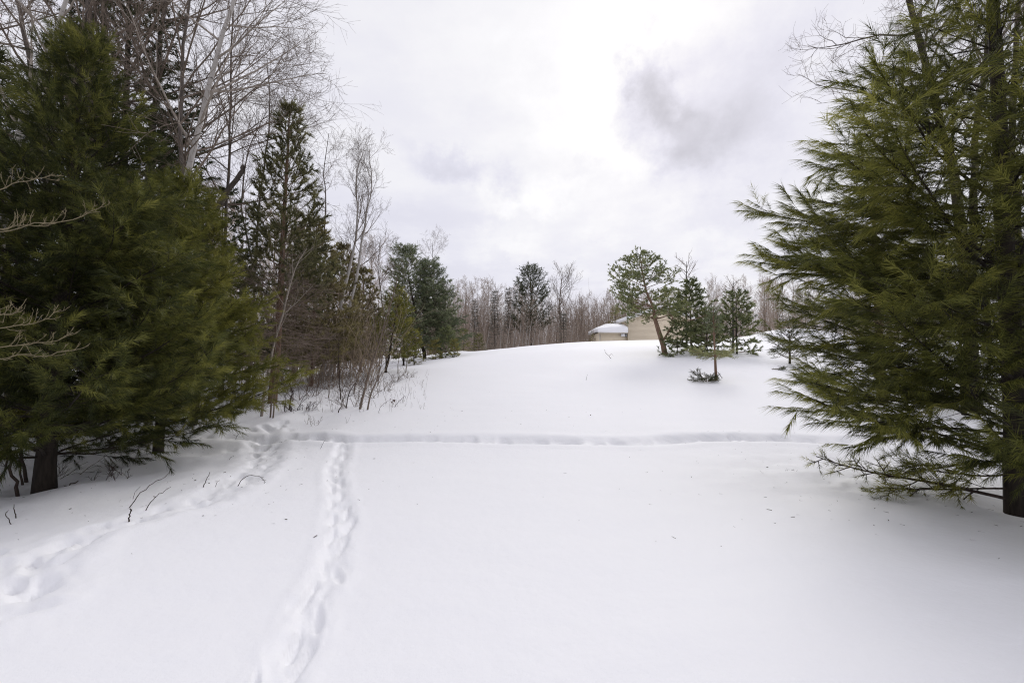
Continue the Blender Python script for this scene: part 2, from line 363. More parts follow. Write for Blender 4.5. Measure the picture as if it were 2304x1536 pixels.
def detail_z(x, y):
    z = np.zeros_like(x); near = (np.hypot(x, y) < 16)
    xs, ys = x[near], y[near]; zz = np.zeros_like(xs)
    zz += .010*fbm(xs*1.1+ys*.5, ys*3.2-xs*.6, 51, 3)+.004*fbm(xs*7, ys*9, 55, 2)
    wob = .09*vnoise(xs*1.3, ys*1.3, 7)+.025*vnoise(xs*5, ys*5, 8)
    d, s, a = seg_dist(xs, ys, TRENCH); d = d+wob
    fade = sstep(-6.6, -5.0, xs)*(1-.75*sstep(4.6, 6.8, xs))
    zz += (-.115*(1-sstep(.05, .28, d))*(.80+.9*vnoise(a*1.1, a*0, 9)+.6*vnoise(a*3.1, a*0, 10))+.025*np.exp(-((d-.42)/.12)**2))*fade
    d, s, a = seg_dist(xs, ys, TRACK); d = d+wob*.8
    zz += (-.032*(1-sstep(.04, .16, d))+.008*np.exp(-((d-.19)/.05)**2))*(.8+.8*vnoise(a*1.7, a*0, 19))
    zz += (.030*vnoise(xs*9, ys*5, 12)+.026*vnoise(xs*21, ys*15, 14)+.012*vnoise(xs*45, ys*35, 15))*np.exp(-(d/.16)**2)
    d, s, a = seg_dist(xs, ys, SIDE); d = d+wob*1.5
    zz += -.035*(1-sstep(.1, .34, d))+.015*np.exp(-((d-.4)/.12)**2)+(.045*vnoise(xs*6, ys*6, 13)+.025*vnoise(xs*15, ys*15, 16))*np.exp(-(d/.45)**2)
    for (fx, fy, an, hl, hw, dep) in PRINTS:
        m = np.nonzero((np.abs(xs-fx) < .4) & (np.abs(ys-fy) < .4))[0]
        if not len(m): continue
        ux = (xs[m]-fx)*math.cos(an)+(ys[m]-fy)*math.sin(an); uy = -(xs[m]-fx)*math.sin(an)+(ys[m]-fy)*math.cos(an)
        r = np.sqrt((ux/hl)**2+(uy/hw)**2)+wob[m]*2
        zz[m] += -dep*(1-sstep(.55, 1.1, r))+.22*dep*np.exp(-((r-1.3)/.22)**2)
    z[near] = zz
    for (bx, by, br, bh) in BUMPS:
        z += bh*np.exp(-((x-bx)**2+(y-by)**2)/(br*br))
    return z
def gz(x, y): return float(base_z(np.array([float(x)]), np.array([float(y)]))[0])
def hit(px, py):
    """where the ray of a photo pixel meets the snow"""
    d = pdir(px, py); k = 1.5
    while k < 400:
        if CAMZ+d[2]*k < gz(d[0]*k, k): break
        k *= 1.01
    lo, hi = k/1.01, k
    for _ in range(20):
        mid = (lo+hi)/2
        if CAMZ+d[2]*mid < gz(d[0]*mid, mid): hi = mid
        else: lo = mid
    return np.array([d[0]*hi, hi, gz(d[0]*hi, hi)])
def at(px, Y, sink=.05):               # on the snow, Y metres out, under photo column px
    d = pdir(px, 805); return np.array([d[0]*Y, Y, gz(d[0]*Y, Y)-sink])
def ptat(px, py, Y): d = pdir(px, py); return np.array([d[0]*Y, Y, CAMZ+d[2]*Y])
def top_h(base, py):                   # height of a thing standing at base whose top shows at row py
    return CAMZ+pdir(1152, py)[2]*base[1]-base[2]

def build_ground():
    fine = np.arange(-58, 58.01, .25); coarse = np.arange(63, 298, 3.0)
    th = np.radians(np.concatenate([fine, coarse])); nc = len(th)
    r = [.25]
    while r[-1] < 1.7: r.append(r[-1]*1.06)
    while r[-1] < 52: r.append(r[-1]*1.0128)
    while r[-1] < 900: r.append(r[-1]*1.07)
    r = np.array(r); nr = len(r)
    X = (r[:, None]*np.sin(th)[None]).ravel(); Y = (r[:, None]*np.cos(th)[None]).ravel()
    V = np.stack([X, Y, base_z(X, Y)+detail_z(X, Y)], 1)
    i = (np.arange(nr-1)*nc)[:, None]; j = np.arange(nc)[None]; j2 = (j+1) % nc
    Q = np.stack(np.broadcast_arrays(i+j, i+nc+j, i+nc+j2, i+j2), -1).reshape(-1, 4)[:, ::-1]
    V = np.concatenate([V, [[0, 0, 0]]]); c = len(V)-1
    Tt = np.stack([np.full(nc, c), np.arange(nc), (np.arange(nc)+1) % nc], 1)[:, ::-1]
    link('snow_ground', make_mesh('snow_ground', V, [Q, Tt], M['snow']), kind='structure')

# ------------------------------------------------------------------ conifers
def conifer_branches(rng, H, h0, ws, nper, lenf, elf, trunk_at, n2k=7.0, n3k=5.0, l2=.42, l3=.3, upturn=.05, sag=0.0, bare=.25, S1=7, azf=None, roll=.35, a2=.9):
    """yields for each first-order branch its wood polylines and shoots"""
    out = []; h = h0
    while h < H*.985:
        n = max(2, int(round(nper+rng.normal()*.7))); a0 = rng.random()*6.283
        for k in range(n):
            az = a0+k*6.283/n+rng.normal()*.22; hh = h+rng.normal()*ws*.12
            if hh >= H*.99: hh = H*.98
            Lb = lenf(hh/H, az)*rng.uniform(.78, 1.12)
            if Lb < .06: continue
            el = elf(hh/H)+rng.normal()*.09
            d = np.array([[math.cos(az)*math.cos(el), math.sin(az)*math.cos(el), math.sin(el)]])
            p0 = trunk_at(hh)[None]
            P1 = poly(rng, p0, d, np.array([Lb]), S1, .05, (0, 0, -sag), (0, 0, upturn))
            n2 = max(2, int(Lb*n2k)); 
            P2, i2, t2, L2 = kids(rng, P1, n2, bare, .97, a2, .15, 'planar', lambda i, t: Lb*l2*(1-t*.85)+.10, 5, .07, (0, 0, -.01), roll, (0, 0, .05))
            n3 = np.maximum(1, (L2*n3k).astype(int))
            P3, i3, t3, L3 = kids(rng, P2, n3, .25, .95, .75, .2, 'planar', lambda i, t: L2[i]*l3*(1-t*.5)+.08, 3, .08, (0, 0, 0), roll*1.2, (0, 0, .04))
            out.append(dict(P1=P1, P2=P2, P3=P3, L1=Lb, L2=L2, L3=L3, hf=hh/H, t2=t2))
        h += ws*rng.uniform(.8, 1.2)
    return out
def shoots_of(rng, b, sl, f1=.72, f2=.3, step=.16):
    """shoots (start, dir, length) on the outer parts of a branch"""
    Ps, Ds, Ls = [], [], []
    def add(P, Ln, f0):
        if len(P) == 0: return
        n = np.maximum(1, np.round(Ln*(1-f0)/step)).astype(int); idx = np.repeat(np.arange(len(P)), n)
        o = np.concatenate([np.arange(k) for k in n]); t = f0+(1-f0)*(o+.35*rng.random(len(o)))/n[idx]
        p, d = sample(P, idx, t); Ps.append(p); Ds.append(d); Ls.append(np.full(len(p), sl)*(.8+.5*rng.random(len(p))))
    add(b['P1'], np.array([b['L1']]), f1); add(b['P2'], b['L2'], f2); add(b['P3'], b['L3'], .1)
    return np.concatenate(Ps), norm(np.concatenate(Ds)), np.concatenate(Ls)
def trunk_tube(H, r0, lean=(0, 0), wob=.02, seed=0, S=14, tip=.06, flare=1.25):
    rng = np.random.default_rng(seed); z = np.linspace(-.12, H, S); f = np.clip(z/H, 0, 1)
    P = np.stack([lean[0]*f+np.cumsum(rng.normal(size=S))*wob*.3, lean[1]*f+np.cumsum(rng.normal(size=S))*wob*.3, z], 1); P[:2, :2] = 0
    Rr = r0*((1-f)**.85*(1-tip)+tip); Rr[0] *= flare; Rr[1] *= 1.06
    f_at = lambda h: np.array([np.interp(h, z, P[:, 0]), np.interp(h, z, P[:, 1]), h])
    r_at = lambda h: float(np.interp(h, z, Rr))
    return P, Rr, f_at, r_at
BOUGHS = {}
def bough_library(key, seed, K, nl, w, sl, step, spread, droop, nmat, lmat, sag=.02, upturn=.06, n2k=8.5, n3k=6.5, lens=(.45, .9, 1.4, 2.0, 2.7), nvar=3, l2=.36, inner=.22, fan=.75):
    """white pine boughs along +X, a few of each length; every bough of a tree shares one of them"""
    rng = np.random.default_rng(seed); lib = []
    for Lb in lens:
        for v_ in range(nvar):
            P1 = poly(rng, np.zeros((1, 3)), np.array([[1, rng.normal()*.05, .03]]), np.array([Lb]), 10, .055, (0, 0, -sag), (0, 0, upturn))
            P2, i2, t2, L2 = kids(rng, P1, max(5, int(Lb*n2k)), inner, .985, fan, .14, 'planar', lambda i, t: Lb*l2*(1-.80*t)+.10, 6, .08, (0, 0, -.012), .42, (0, 0, .05))
            P3, i3, t3, L3 = kids(rng, P2, np.maximum(1, (L2*n3k).astype(int)), .2, .95, .7, .2, 'planar', lambda i, t: L2[i]*.36*(1-.5*t)+.07, 4, .08, (0, 0, 0), .55, (0, 0, .05))
            r1 = .005+.0062*Lb
            wv, wq = join_tubes([(P1, taper([r1], 10, .22), 6), (P2, taper(.0018+.0036*L2, 6, .35), 4), (P3, taper(.0016+.0016*L3, 4, .6), 3)])
            b = dict(P1=P1, P2=P2, P3=P3, L1=Lb, L2=L2, L3=L3)
            p, d, l = shoots_of(rng, b, sl, .70, .34, step)
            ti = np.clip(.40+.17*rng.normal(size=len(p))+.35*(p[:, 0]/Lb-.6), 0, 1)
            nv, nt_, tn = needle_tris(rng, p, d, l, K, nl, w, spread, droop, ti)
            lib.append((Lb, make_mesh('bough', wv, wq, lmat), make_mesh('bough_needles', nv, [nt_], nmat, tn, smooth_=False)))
    BOUGHS[key] = lib
def near_pine(name, base, H, r0, label, spec, lib, bmat, lean=(0, 0), seed=1, dead=0, group=None, flare=1.25):
    """tree > trunk, branch (> needles): each bough of its own, sharing mesh data with its like"""
    rng = np.random.default_rng(seed); root = thing(name, base, label, 'tree', group)
    P, Rr, t_at, r_at = trunk_tube(H, r0, lean, .02, seed, 18, flare=flare)
    v, q = tubes(P[None], Rr[None], 10); link('trunk', make_mesh('trunk', v, [q], bmat), root)
    h = spec['h0']; ls = np.array([b[0] for b in BOUGHS[lib]])
    while h < H*.985:
        n = max(2, int(round(spec['nper']+rng.normal()*.7))); a0 = rng.random()*6.283
        for k in range(n):
            az = a0+k*6.283/n+rng.normal()*.24; hh = min(h+rng.normal()*spec['ws']*.16, H*.98); f = hh/H
            Lb = spec['lenf'](f, az)*rng.uniform(*spec.get('jit', (.74, 1.14)))
            if Lb < .12: continue
            el = spec['elf'](f)+rng.normal()*.10
            c = np.argsort(np.abs(np.log(ls/Lb)))[:3]; _, wm, nm = BOUGHS[lib][int(rng.choice(c))]; s = Lb/_
            br = link('branch', wm, root); br.location = t_at(hh)
            br.rotation_euler = (Matrix.Rotation(az, 3, 'Z') @ Matrix.Rotation(-el, 3, 'Y') @ Matrix.Rotation(rng.normal()*.28, 3, 'X')).to_euler()
            br.scale = (s, s*rng.uniform(.85, 1.15), s*rng.uniform(.9, 1.1)); link('needles', nm, br)
        h += spec['ws']*rng.uniform(.8, 1.2)
    for k in range(dead):
        h = rng.uniform(.1, .28)*H; az = rng.random()*6.28; Ld = rng.uniform(.4, 1.3)
        P1 = poly(rng, t_at(h)[None], np.array([[math.cos(az), math.sin(az), .05]]), np.array([Ld]), 6, .1, (0, 0, -.04))
        P2, i2, t2, L2 = kids(rng, P1, 5, .3, .95, .8, .2, 'planar', lambda i, t: Ld*.4*(1-t)+.1, 4, .12)
        vv, qq = join_tubes([(P1, taper([.009], 6, .3), 4), (P2, taper(.0045+0*L2, 4, .3), 3)]); link('branch', make_mesh('dead_branch', vv, qq, M['twig_dark'], smooth_=True), root, label='bare dead branch low on the trunk')
    return root
def mid_pine_parts(H, r0, spec, nmat, bmat, lmat, K, nl, w, sl=.25, droop=.1, spread=.9, lean=(0, 0), seed=1, step=.3, dead=None, f1=.6, f2=.3, tshift=0.0, wob=.03, tips=False, P_R=None):
    rng = np.random.default_rng(seed)
    if P_R is None: P, Rr, t_at, r_at = trunk_tube(H, r0, lean, wob, seed, 14)
    else: P, Rr, t_at, r_at = P_R
    items_l = []; NV, NT, NN, o = [], [], [], 0
    def wood(b, thin=1.0):
        r1 = min(.5*r_at(b['hf']*H), .007+.0075*b['L1'])*thin
        items_l.append((b['P1'], taper([r1], b['P1'].shape[1], .2), 4)); items_l.append((b['P2'], taper((.004+.004*b['L2'])*thin, 5, .3), 3))
        return b
    for b in conifer_branches(rng, H, trunk_at=t_at, **spec):
        wood(b); p, d, l = shoots_of(rng, b, sl, f1, f2, step)
        ti = np.clip(.45+tshift+.18*rng.normal(size=len(p))+.12*rng.normal(), 0, 1)
        v, t, n = needle_tris(rng, p, d, l, K, nl, w, spread, droop, ti); NV.append(v); NT.append(t+o); NN.append(n); o += len(v)
    if dead:
        for b in conifer_branches(rng, dead['H'], trunk_at=t_at, **dead['spec']):
            b['hf'] = b['hf']*dead['H']/H; wood(b, .62); items_l.append((b['P3'], taper(.0036+0*b['L3'], 3, .5), 3))
    v1, q1 = tubes(P[None], Rr[None], 9)
    mt = make_mesh('trunk', v1, [q1], bmat)
    v2, q2 = join_tubes(items_l); mb = make_mesh('boughs', v2, q2, lmat)
    mc = make_mesh('crown', np.concatenate(NV), [np.concatenate(NT)], nmat, np.concatenate(NN), smooth_=False)
    return mt, mb, mc
def plant_parts(root, parts, names=('trunk', 'limb', 'crown')):
    KIDS[root.name] = [link(n, m, root) for n, m in zip(names, parts)]
    return root
def mid_pine(name, base, H, r0, label, spec, nmat, bmat, lmat, group=None, **kw):
    root = thing(name, base, label, 'tree', group)
    return plant_parts(root, mid_pine_parts(H, r0, spec, nmat, bmat, lmat, **kw))

# ------------------------------------------------------------------ leafless trees
def bare_levels(rng, TP, TR, H, n1=14, t0=.3, t1=.97, a1=.75, l1=.38, n2=6, n3=6, n4=4, up=.05, wob=.10, a2=.7, l2=.45, l3=.42, l4=.45, lenpow=.55, S=(8, 6, 5, 4), azf=None):
    """levels of polylines with radii and the first-order limb each belongs to"""
    P0 = TP[None]
    lf = lambda i, t: H*l1*(1-lenpow*t)
    P1, i1, t1_, L1 = kids(rng, P0, n1, t0, t1, a1, .18, 'random', lf, S[0], wob, (0, 0, up), tropend=(0, 0, up*1.2))
    if azf is not None:
        keep = azf(P1); P1, L1, t1_ = P1[keep], L1[keep], t1_[keep]
    r_par = np.interp(t1_, np.linspace(0, 1, len(TR)), TR)
    R1 = np.minimum(r_par*.55, .004+.0088*L1)
    lv = [(P1, taper(R1, S[0], .18), np.arange(len(P1)))]
    P2, i2, t2, L2 = kids(rng, P1, n2, .18, .97, a2, .2, 'random', lambda i, t: L1[i]*l2*(1-.5*t)+.15, S[1], wob, (0, 0, up), tropend=(0, 0, up))
    R2 = np.minimum(R1[i2]*(1-.75*t2)*.75, .003+.008*L2); lv.append((P2, taper(R2, S[1], .22), i2))
    if n3:
        P3, i3, t3, L3 = kids(rng, P2, n3, .15, .97, .7, .22, 'random', lambda i, t: L2[i]*l3*(1-.4*t)+.12, S[2], wob*1.15, (0, 0, up*.8))
        R3 = np.minimum(R2[i3]*.6, .0022+.0055*L3); lv.append((P3, taper(R3, S[2], .35), i2[i3]))
        if n4:
            P4, i4, t4, L4 = kids(rng, P3, n4, .15, .98, .7, .25, 'random', lambda i, t: L3[i]*l4+.08, S[3], wob*1.3, (0, 0, up*.6))
            R4 = np.minimum(R3[i4]*.7, .0032+0*L4); lv.append((P4, taper(R4, S[3], .6), i2[i3][i4]))
    return lv
def near_bare(name, base, TPw, r0, H, label, bmat, lmat, tmat, seed, cat='tree', group=None, tip=.25, twmin=0.0, **kw):
    """tree > trunk, limb (each), crown of twigs; TPw: trunk points relative to base"""
    rng = np.random.default_rng(seed); root = thing(name, base, label, cat, group)
    TP = np.asarray(TPw, float); S = 16; s = np.linspace(0, 1, len(TP)); ss = np.linspace(0, 1, S)
    T = np.stack([np.interp(ss, s, TP[:, k]) for k in range(3)], 1); T[1:-1] = (T[:-2]+2*T[1:-1]+T[2:])/4
    T[1:] += rng.normal(size=(S-1, 3))*.012*H/8; T[0] = TP[0]+np.array([0, 0, -.12])
    TR = r0*(1-(1-tip)*ss); TR[0] *= 1.2
    v, q = tubes(T[None], TR[None], 9); link('trunk', make_mesh('trunk', v, [q], bmat), root)
    lv = bare_levels(rng, T, TR, H, **kw)
    for k in range(len(lv[0][0])):
        it = [(lv[0][0][k:k+1], lv[0][1][k:k+1], 5), (lv[1][0][lv[1][2] == k], lv[1][1][lv[1][2] == k], 3)]
        vv, qq = join_tubes(it); link('limb', make_mesh('limb', vv, qq, lmat), root)
    it = [(P, np.maximum(Rr, twmin), 3) for P, Rr, _ in lv[2:]]
    if it:
        vv, qq = join_tubes(it); link('crown', make_mesh('crown', vv, qq, tmat), root)
    return root
def far_bare_parts(seed, H, r0, bmat, tmat, twmin=.006, fork=True, **kw):
    rng = np.random.default_rng(seed); S = 12; z = np.linspace(-.2, H, S)
    T = np.stack([np.cumsum(rng.normal(size=S))*.05*H/15, np.cumsum(rng.normal(size=S))*.05*H/15, z], 1); T[0, :2] = T[1, :2] = 0
    TR = r0*(1-.88*np.linspace(0, 1, S))
    v, q = tubes(T[None], TR[None], 6)
    lv = bare_levels(rng, T, TR, H, S=(6, 4, 3, 3), **kw)
    it = [(P, np.maximum(Rr, twmin), 3 if i else 4) for i, (P, Rr, _) in enumerate(lv)]
    vv, qq = join_tubes(it)
    return make_mesh('trunk', v, [q], bmat), make_mesh('crown', vv, qq, tmat)
def px_trunk(pts, Y, base):
    return [ptat(px, py, Y)-base for px, py in pts]
for px_, py_, br_, bh_ in ((100, 1100, .36, -.10), (2290, 1146, .34, -.10), (100, 1100, .9, .05), (2290, 1146, .9, .04)):
    q_ = hit(px_, py_); BUMPS.append((q_[0], q_[1], br_, bh_))
build_ground()

# ------------------------------------------------------------------ the house beyond the rise
def build_house():
    Y = 60.0
    x0, x1, x2 = pdir(1350, 740)[0]*Y, pdir(1412, 740)[0]*Y, pdir(1560, 740)[0]*Y
    zb = gz(x1, Y)-.4; root = thing('house', (x1, Y, zb), 'beige house half hidden behind the snowy rise, thick snow on its low wing', 'house')
    o = np.array([x1, Y, zb])
    def zz(py): return CAMZ+pdir(1152, py)[2]*Y-zb
    def bx(V, F_, a, b):
        s = len(V); (ax, ay, az), (bx_, by, bz) = a, b
        V += [(ax, ay, az), (bx_, ay, az), (bx_, by, az), (ax, by, az), (ax, ay, bz), (bx_, ay, bz), (bx_, by, bz), (ax, by, bz)]
        F_ += [[s+i for i in q] for q in ((0, 3, 2, 1), (4, 5, 6, 7), (0, 1, 5, 4), (1, 2, 6, 5), (2, 3, 7, 6), (3, 0, 4, 7))]
    def part(name, boxes, mat, parent=root, **pr):
        V, F_ = [], []
        for a, b in boxes: bx(V, F_, a, b)
        return link(name, make_mesh(name, V, [np.array(F_)], mat, smooth_=False), parent, **pr)
    eave = zz(748); rt = zz(724); W0 = x0-x1; W2 = x2-x1; D = 7.0; t0 = zz(722); t1 = zz(702)
    part('wing_wall', [((W0, 0.3, 0), (-.02, D, eave))], M['siding'])
    lap = .16
    part('siding_board', [((W0, .27, z), (-.03, .3-.001, z+lap-.02)) for z in np.arange(0, eave-.2, lap)], M['siding'], kind='stuff')
    part('corner_trim', [((W0-.05, .24, 0), (W0+.1, .27-.002, eave))], M['fascia'])
    # main block with a gable that rises to the right
    V = [(0, 0, 0), (W2, 0, 0), (W2, 0, t0), (W2*.5, 0, t1+.3), (0, 0, t0), (0, 9, 0), (W2, 9, 0), (W2, 9, t0), (W2*.5, 9, t1+.3), (0, 9, t0)]
    quads = [[0, 5, 9, 4], [1, 2, 7, 6], [2, 3, 8, 7], [3, 4, 9, 8], [0, 1, 2, 4], [5, 9, 7, 6]]; tris = [[4, 2, 3], [9, 8, 7]]
    link('main_wall', make_mesh('main_wall', V, [np.array(quads), np.array(tris)], M['siding'], smooth_=False), root)
    bo = []
    for z in np.arange(0, t1, lap):
        cut = 0 if z < t0 else (z-t0)/(t1+.3-t0)*W2*.5
        bo.append(((cut+.03, -.03, z), (W2-cut-.03, -.002, z+lap-.02)))
    part('siding_board', bo, M['siding'], kind='stuff')
    # roofs: deck boards and their snow
    def slab(name, xs, prof, mat, y0, y1, seed, rough=.06):
        """snow or deck slab: outline prof [(y, z_bottom, z_top)] extruded along x"""
        rng = np.random.default_rng(seed); n = 18; V = []; m = len(prof)
        for i in range(n+1):
            x = xs[0]+(xs[1]-xs[0])*i/n; e = min(i, n-i); k = 1
            hip = min(1.0, .12+(x-xs[0])/2.1); zf = prof[0][1]
            for (y, zb_, zt) in prof:
                lo_ = zf+(zb_-zf)*hip; V.append((x, y, lo_)); V.append((x, y, max(lo_+.02, zf+.50+(zt-zf-.50)*hip if zt > zf+.5 else zt)+rng.normal()*rough*.3))
        Fq = []
        for i in range(n):
            for j in range(m-1):
                a = (i*m+j)*2; b = a+2; c = a+2*m; d = c+2
                Fq += [[a+1, b+1, d+1, c+1], [a, c, d, b]]
            a = i*m*2; c = a+2*m; Fq.append([a, a+1, c+1, c]); a = (i*m+m-1)*2; c = a+2*m; Fq.append([a, c, c+1, a+1])
        for i in (0, n):
            for j in range(m-1):
                a = (i*m+j)*2; Fq.append([a, a+2, a+3, a+1] if i == 0 else [a, a+1, a+3, a+2])
        return link(name, make_mesh(name, V, [np.array(Fq)], mat, smooth_=True), root)
    lx = pdir(1344, 740)[0]*Y-x1
    part('fascia', [((W0-.25, -.25, eave-.12), (-.03, -.15, eave+.05))], M['fascia'])
    part('soffit', [((W0-.25, -.15, eave-.04), (-.03, .3-.004, eave+.03))], M['fascia'])
    slab('roof_snow', (lx, -.04), [(-.45, eave+.05, eave+.46), (-.42, eave-.02, eave+.64), (-.1, eave+.06, eave+.78), (1.2, eave+.4, eave+1.18), (3.2, rt-.9, rt-.05), (3.6, rt-.75, rt+.02), (4.2, rt-.9, rt-.1), (7, eave+.1, eave+.5)], M['snow'], 0, 7, 3, .05)
    # small snow cap at the corner of the main block, where the roof edge shows
    rng = np.random.default_rng(4)
    for (cx, cz, rr) in ((-.05, t0+.12, .26),):
        u, v_ = np.meshgrid(np.linspace(0, 2*math.pi, 13)[:-1], np.linspace(-1.4, 1.5, 7)); 
        Vv = np.stack([cx+rr*np.cos(u)*np.cos(v_), .1+rr*1.2*np.sin(u)*np.cos(v_), cz+rr*.9*np.sin(v_)], -1).reshape(-1, 3)+rng.normal(size=(84, 3))*.02
        q = [[i*12+j, i*12+(j+1) % 12, (i+1)*12+(j+1) % 12, (i+1)*12+j] for i in range(6) for j in range(12)]
        link('corner_snow', make_mesh('corner_snow', Vv, [np.array(q)], M['snow']), root)
    Vd, Fd = [], []
    for sx in (-1, 1):
        a = (W2*.5-sx*(W2*.5+.35)); s = len(Vd); rz_ = t0-.35*(t1+.3-t0)/(W2*.5)
        for (y) in (-.35, 9.3):
            Vd += [(a, y, rz_+.02), (W2*.5, y, t1+.33), (W2*.5, y, t1+.48), (a, y, rz_+.17)]
        Fd += [[s+i for i in q_] for q_ in ((0, 1, 2, 3), (4, 7, 6, 5), (0, 4, 5, 1), (3, 2, 6, 7), (0, 3, 7, 4))]
    link('main_roof', make_mesh('main_roof', Vd, [np.array(Fd)], M['fascia'], smooth_=False), root)
    Vd = [(x, y, z+.17+.02) for (x, y, z) in Vd]
    Vd = [(x, y, z+(.28 if i % 4 in (2, 3) else -.02)) for i, (x, y, z) in enumerate(Vd)]
    link('roof_snow', make_mesh('roof_snow', Vd, [np.array(Fd)], M['snow'], smooth_=False), root, label='snow blanket on the main roof')
    part('wall_cabinet', [((-.83, .02, zz(757)), (-.33, .26, zz(749.6)))], M['white_metal'])
    part('meter_box', [((-.25, .08, zz(757)), (-.06, .26, zz(750)))], M['grey_metal'])
    part('cabinet_snow', [((-.86, 0, zz(749.5)), (-.30, .255, zz(748.6)))], M['snow'])
build_house()

# ------------------------------------------------------------------ far woods (copies of a few leafless trees)
rnd = np.random.default_rng(77)
FAR_LABEL = 'slender leafless grey brown tree in the far woods beyond the snowy rise'
FAR_GROUP = 'leafless trees of the far woods'
protos = []
for k in range(7):
    kw = dict(n1=17, t0=.25, t1=.98, a1=.60, l1=.36, n2=6, n3=4, n4=0, up=.13, wob=.09, a2=.6, lenpow=.72)
    if k in (2, 5): kw.update(n1=20, t0=.12, a1=.75, l1=.36, up=.10)
    protos.append(far_bare_parts(100+k, 15.0, .085, M['twig'], M['twig_red'], .010, **kw))
def far_tree(k, base, H, rz, label=FAR_LABEL, group=FAR_GROUP):
    r = thing('bare_tree', base, label, 'tree', group, rz, H/15.0)
    for n, m in zip(('trunk', 'crown'), protos[k]): link(n, m, r)
    return r
far_n = 0
def top_row(px):           # silhouette of the far woods in the photo
    return float(np.interp(px, [980, 1020, 1060, 1090, 1130, 1160, 1230, 1290, 1330, 1370, 1400, 1480, 1560, 1600, 1640, 1680, 1720, 1760, 1900, 2300],
                           [640, 640, 632, 625, 645, 650, 660, 680, 668, 655, 665, 660, 655, 632, 640, 634, 626, 640, 620, 600]))
for i in range(150):
    px = rnd.uniform(985, 1500) if i < 84 else (rnd.uniform(1500, 1800) if i < 130 else rnd.uniform(1800, 2280))
    Y = rnd.uniform(70, 104); b = at(px, Y, .1)
    H = top_h(b, top_row(px)+abs(rnd.normal())*16-2)
    if H < 4: continue
    where = 'above the reddish thicket at the near end of the far woods' if px < 1120 else ('of the far woods beyond the row of young birches' if px < 1330 else ('in the woods directly behind the house' if px < 1530 else ('in the woods between the house pines and the snow bank' if px < 1700 else ('in the woods behind the snow bank' if px < 1800 else 'in the woods seen through the big right pine'))))
    far_tree(int(rnd.integers(0, 7)), b, H, rnd.uniform(0, 6.28), 'slender leafless tree '+where, 'leafless trees '+where); far_n += 1
# woods behind the left trees
for i in range(34):
    px = rnd.uniform(430, 1000); Y = rnd.uniform(38, 75); b = at(px, Y, .1)
    row = np.interp(px, [430, 600, 700, 780, 830, 880, 930, 985], [420, 450, 500, 560, 540, 560, 590, 620])+abs(rnd.normal())*25
    far_tree(int(rnd.integers(0, 7)), b, top_h(b, row), rnd.uniform(0, 6.28), 'thin leafless tree in the woods behind the left hand pines', 'leafless trees behind the left pines')

# understory of the far woods: nobody could count these stems
def thicket(name, n, pxr, Yr, hr, label, mat, seed, tw=.015, branch=6):
    rng = np.random.default_rng(seed); px = rng.uniform(*pxr, n); Y = rng.uniform(*Yr, n)
    x = np.array([pdir(p, 805)[0] for p in px])*Y; z = base_z(x, Y)-.1
    h = rng.uniform(*hr, n); lean = .26 if Yr[0] < 20 else .16
    d = np.stack([rng.normal(size=n)*lean, rng.normal(size=n)*lean, np.ones(n)], 1)
    P = poly(rng, np.stack([x, Y, z], 1), d, h, 5, .10 if Yr[0] < 20 else .06, (0, 0, .05)); Rr = taper(tw*(.7+.8*rng.random(n))*1.6, 5, .3)
    P2, i2, t2, L2 = kids(rng, P, branch, .2, .95, .5, .15, 'random', lambda i, t: h[i]*.34*(1-.4*t), 3, .1, (0, 0, .12))
    v, q = join_tubes([(P, Rr, 3), (P2, taper(tw*.75+0*L2, 3, .4), 3)])
    link(name, make_mesh(name, v, q, mat), kind='stuff', label=label, category='undergrowth')
thicket('forest_undergrowth', 1700, (960, 1490), (84, 112), (9.0, 14.5), 'dense grey brown back rows of the far woods', M['twig_red'], 307, .022, 5)
thicket('forest_undergrowth', 900, (1490, 2300), (90, 115), (9.0, 15.0), 'dense grey brown back rows of the woods right of the house', M['twig_red'], 308, .022, 5)
thicket('forest_undergrowth', 1800, (960, 1480), (61, 84), (1.8, 7.0), 'mass of thin brownish saplings filling the far woods', M['twig_red'], 301)
thicket('forest_undergrowth', 1000, (1480, 2300), (66, 90), (2.0, 8.0), 'mass of thin brownish saplings in the woods right of the house', M['twig_red'], 302)
thicket('forest_undergrowth', 1250, (540, 850), (17, 40), (1.5, 4.6), 'mass of thin tan brown saplings among the pines of the left wood edge', M['twig_warm'], 303, .0062)
thicket('forest_undergrowth', 500, (780, 1000), (42, 62), (2.5, 7.0), 'mass of thin saplings behind the dense pair of pines', M['twig'], 306, .009)
thicket('forest_undergrowth', 600, (-300, 620), (13, 34), (1.5, 5.0), 'tangle of thin saplings behind the near left pines', M['twig'], 304, .006)

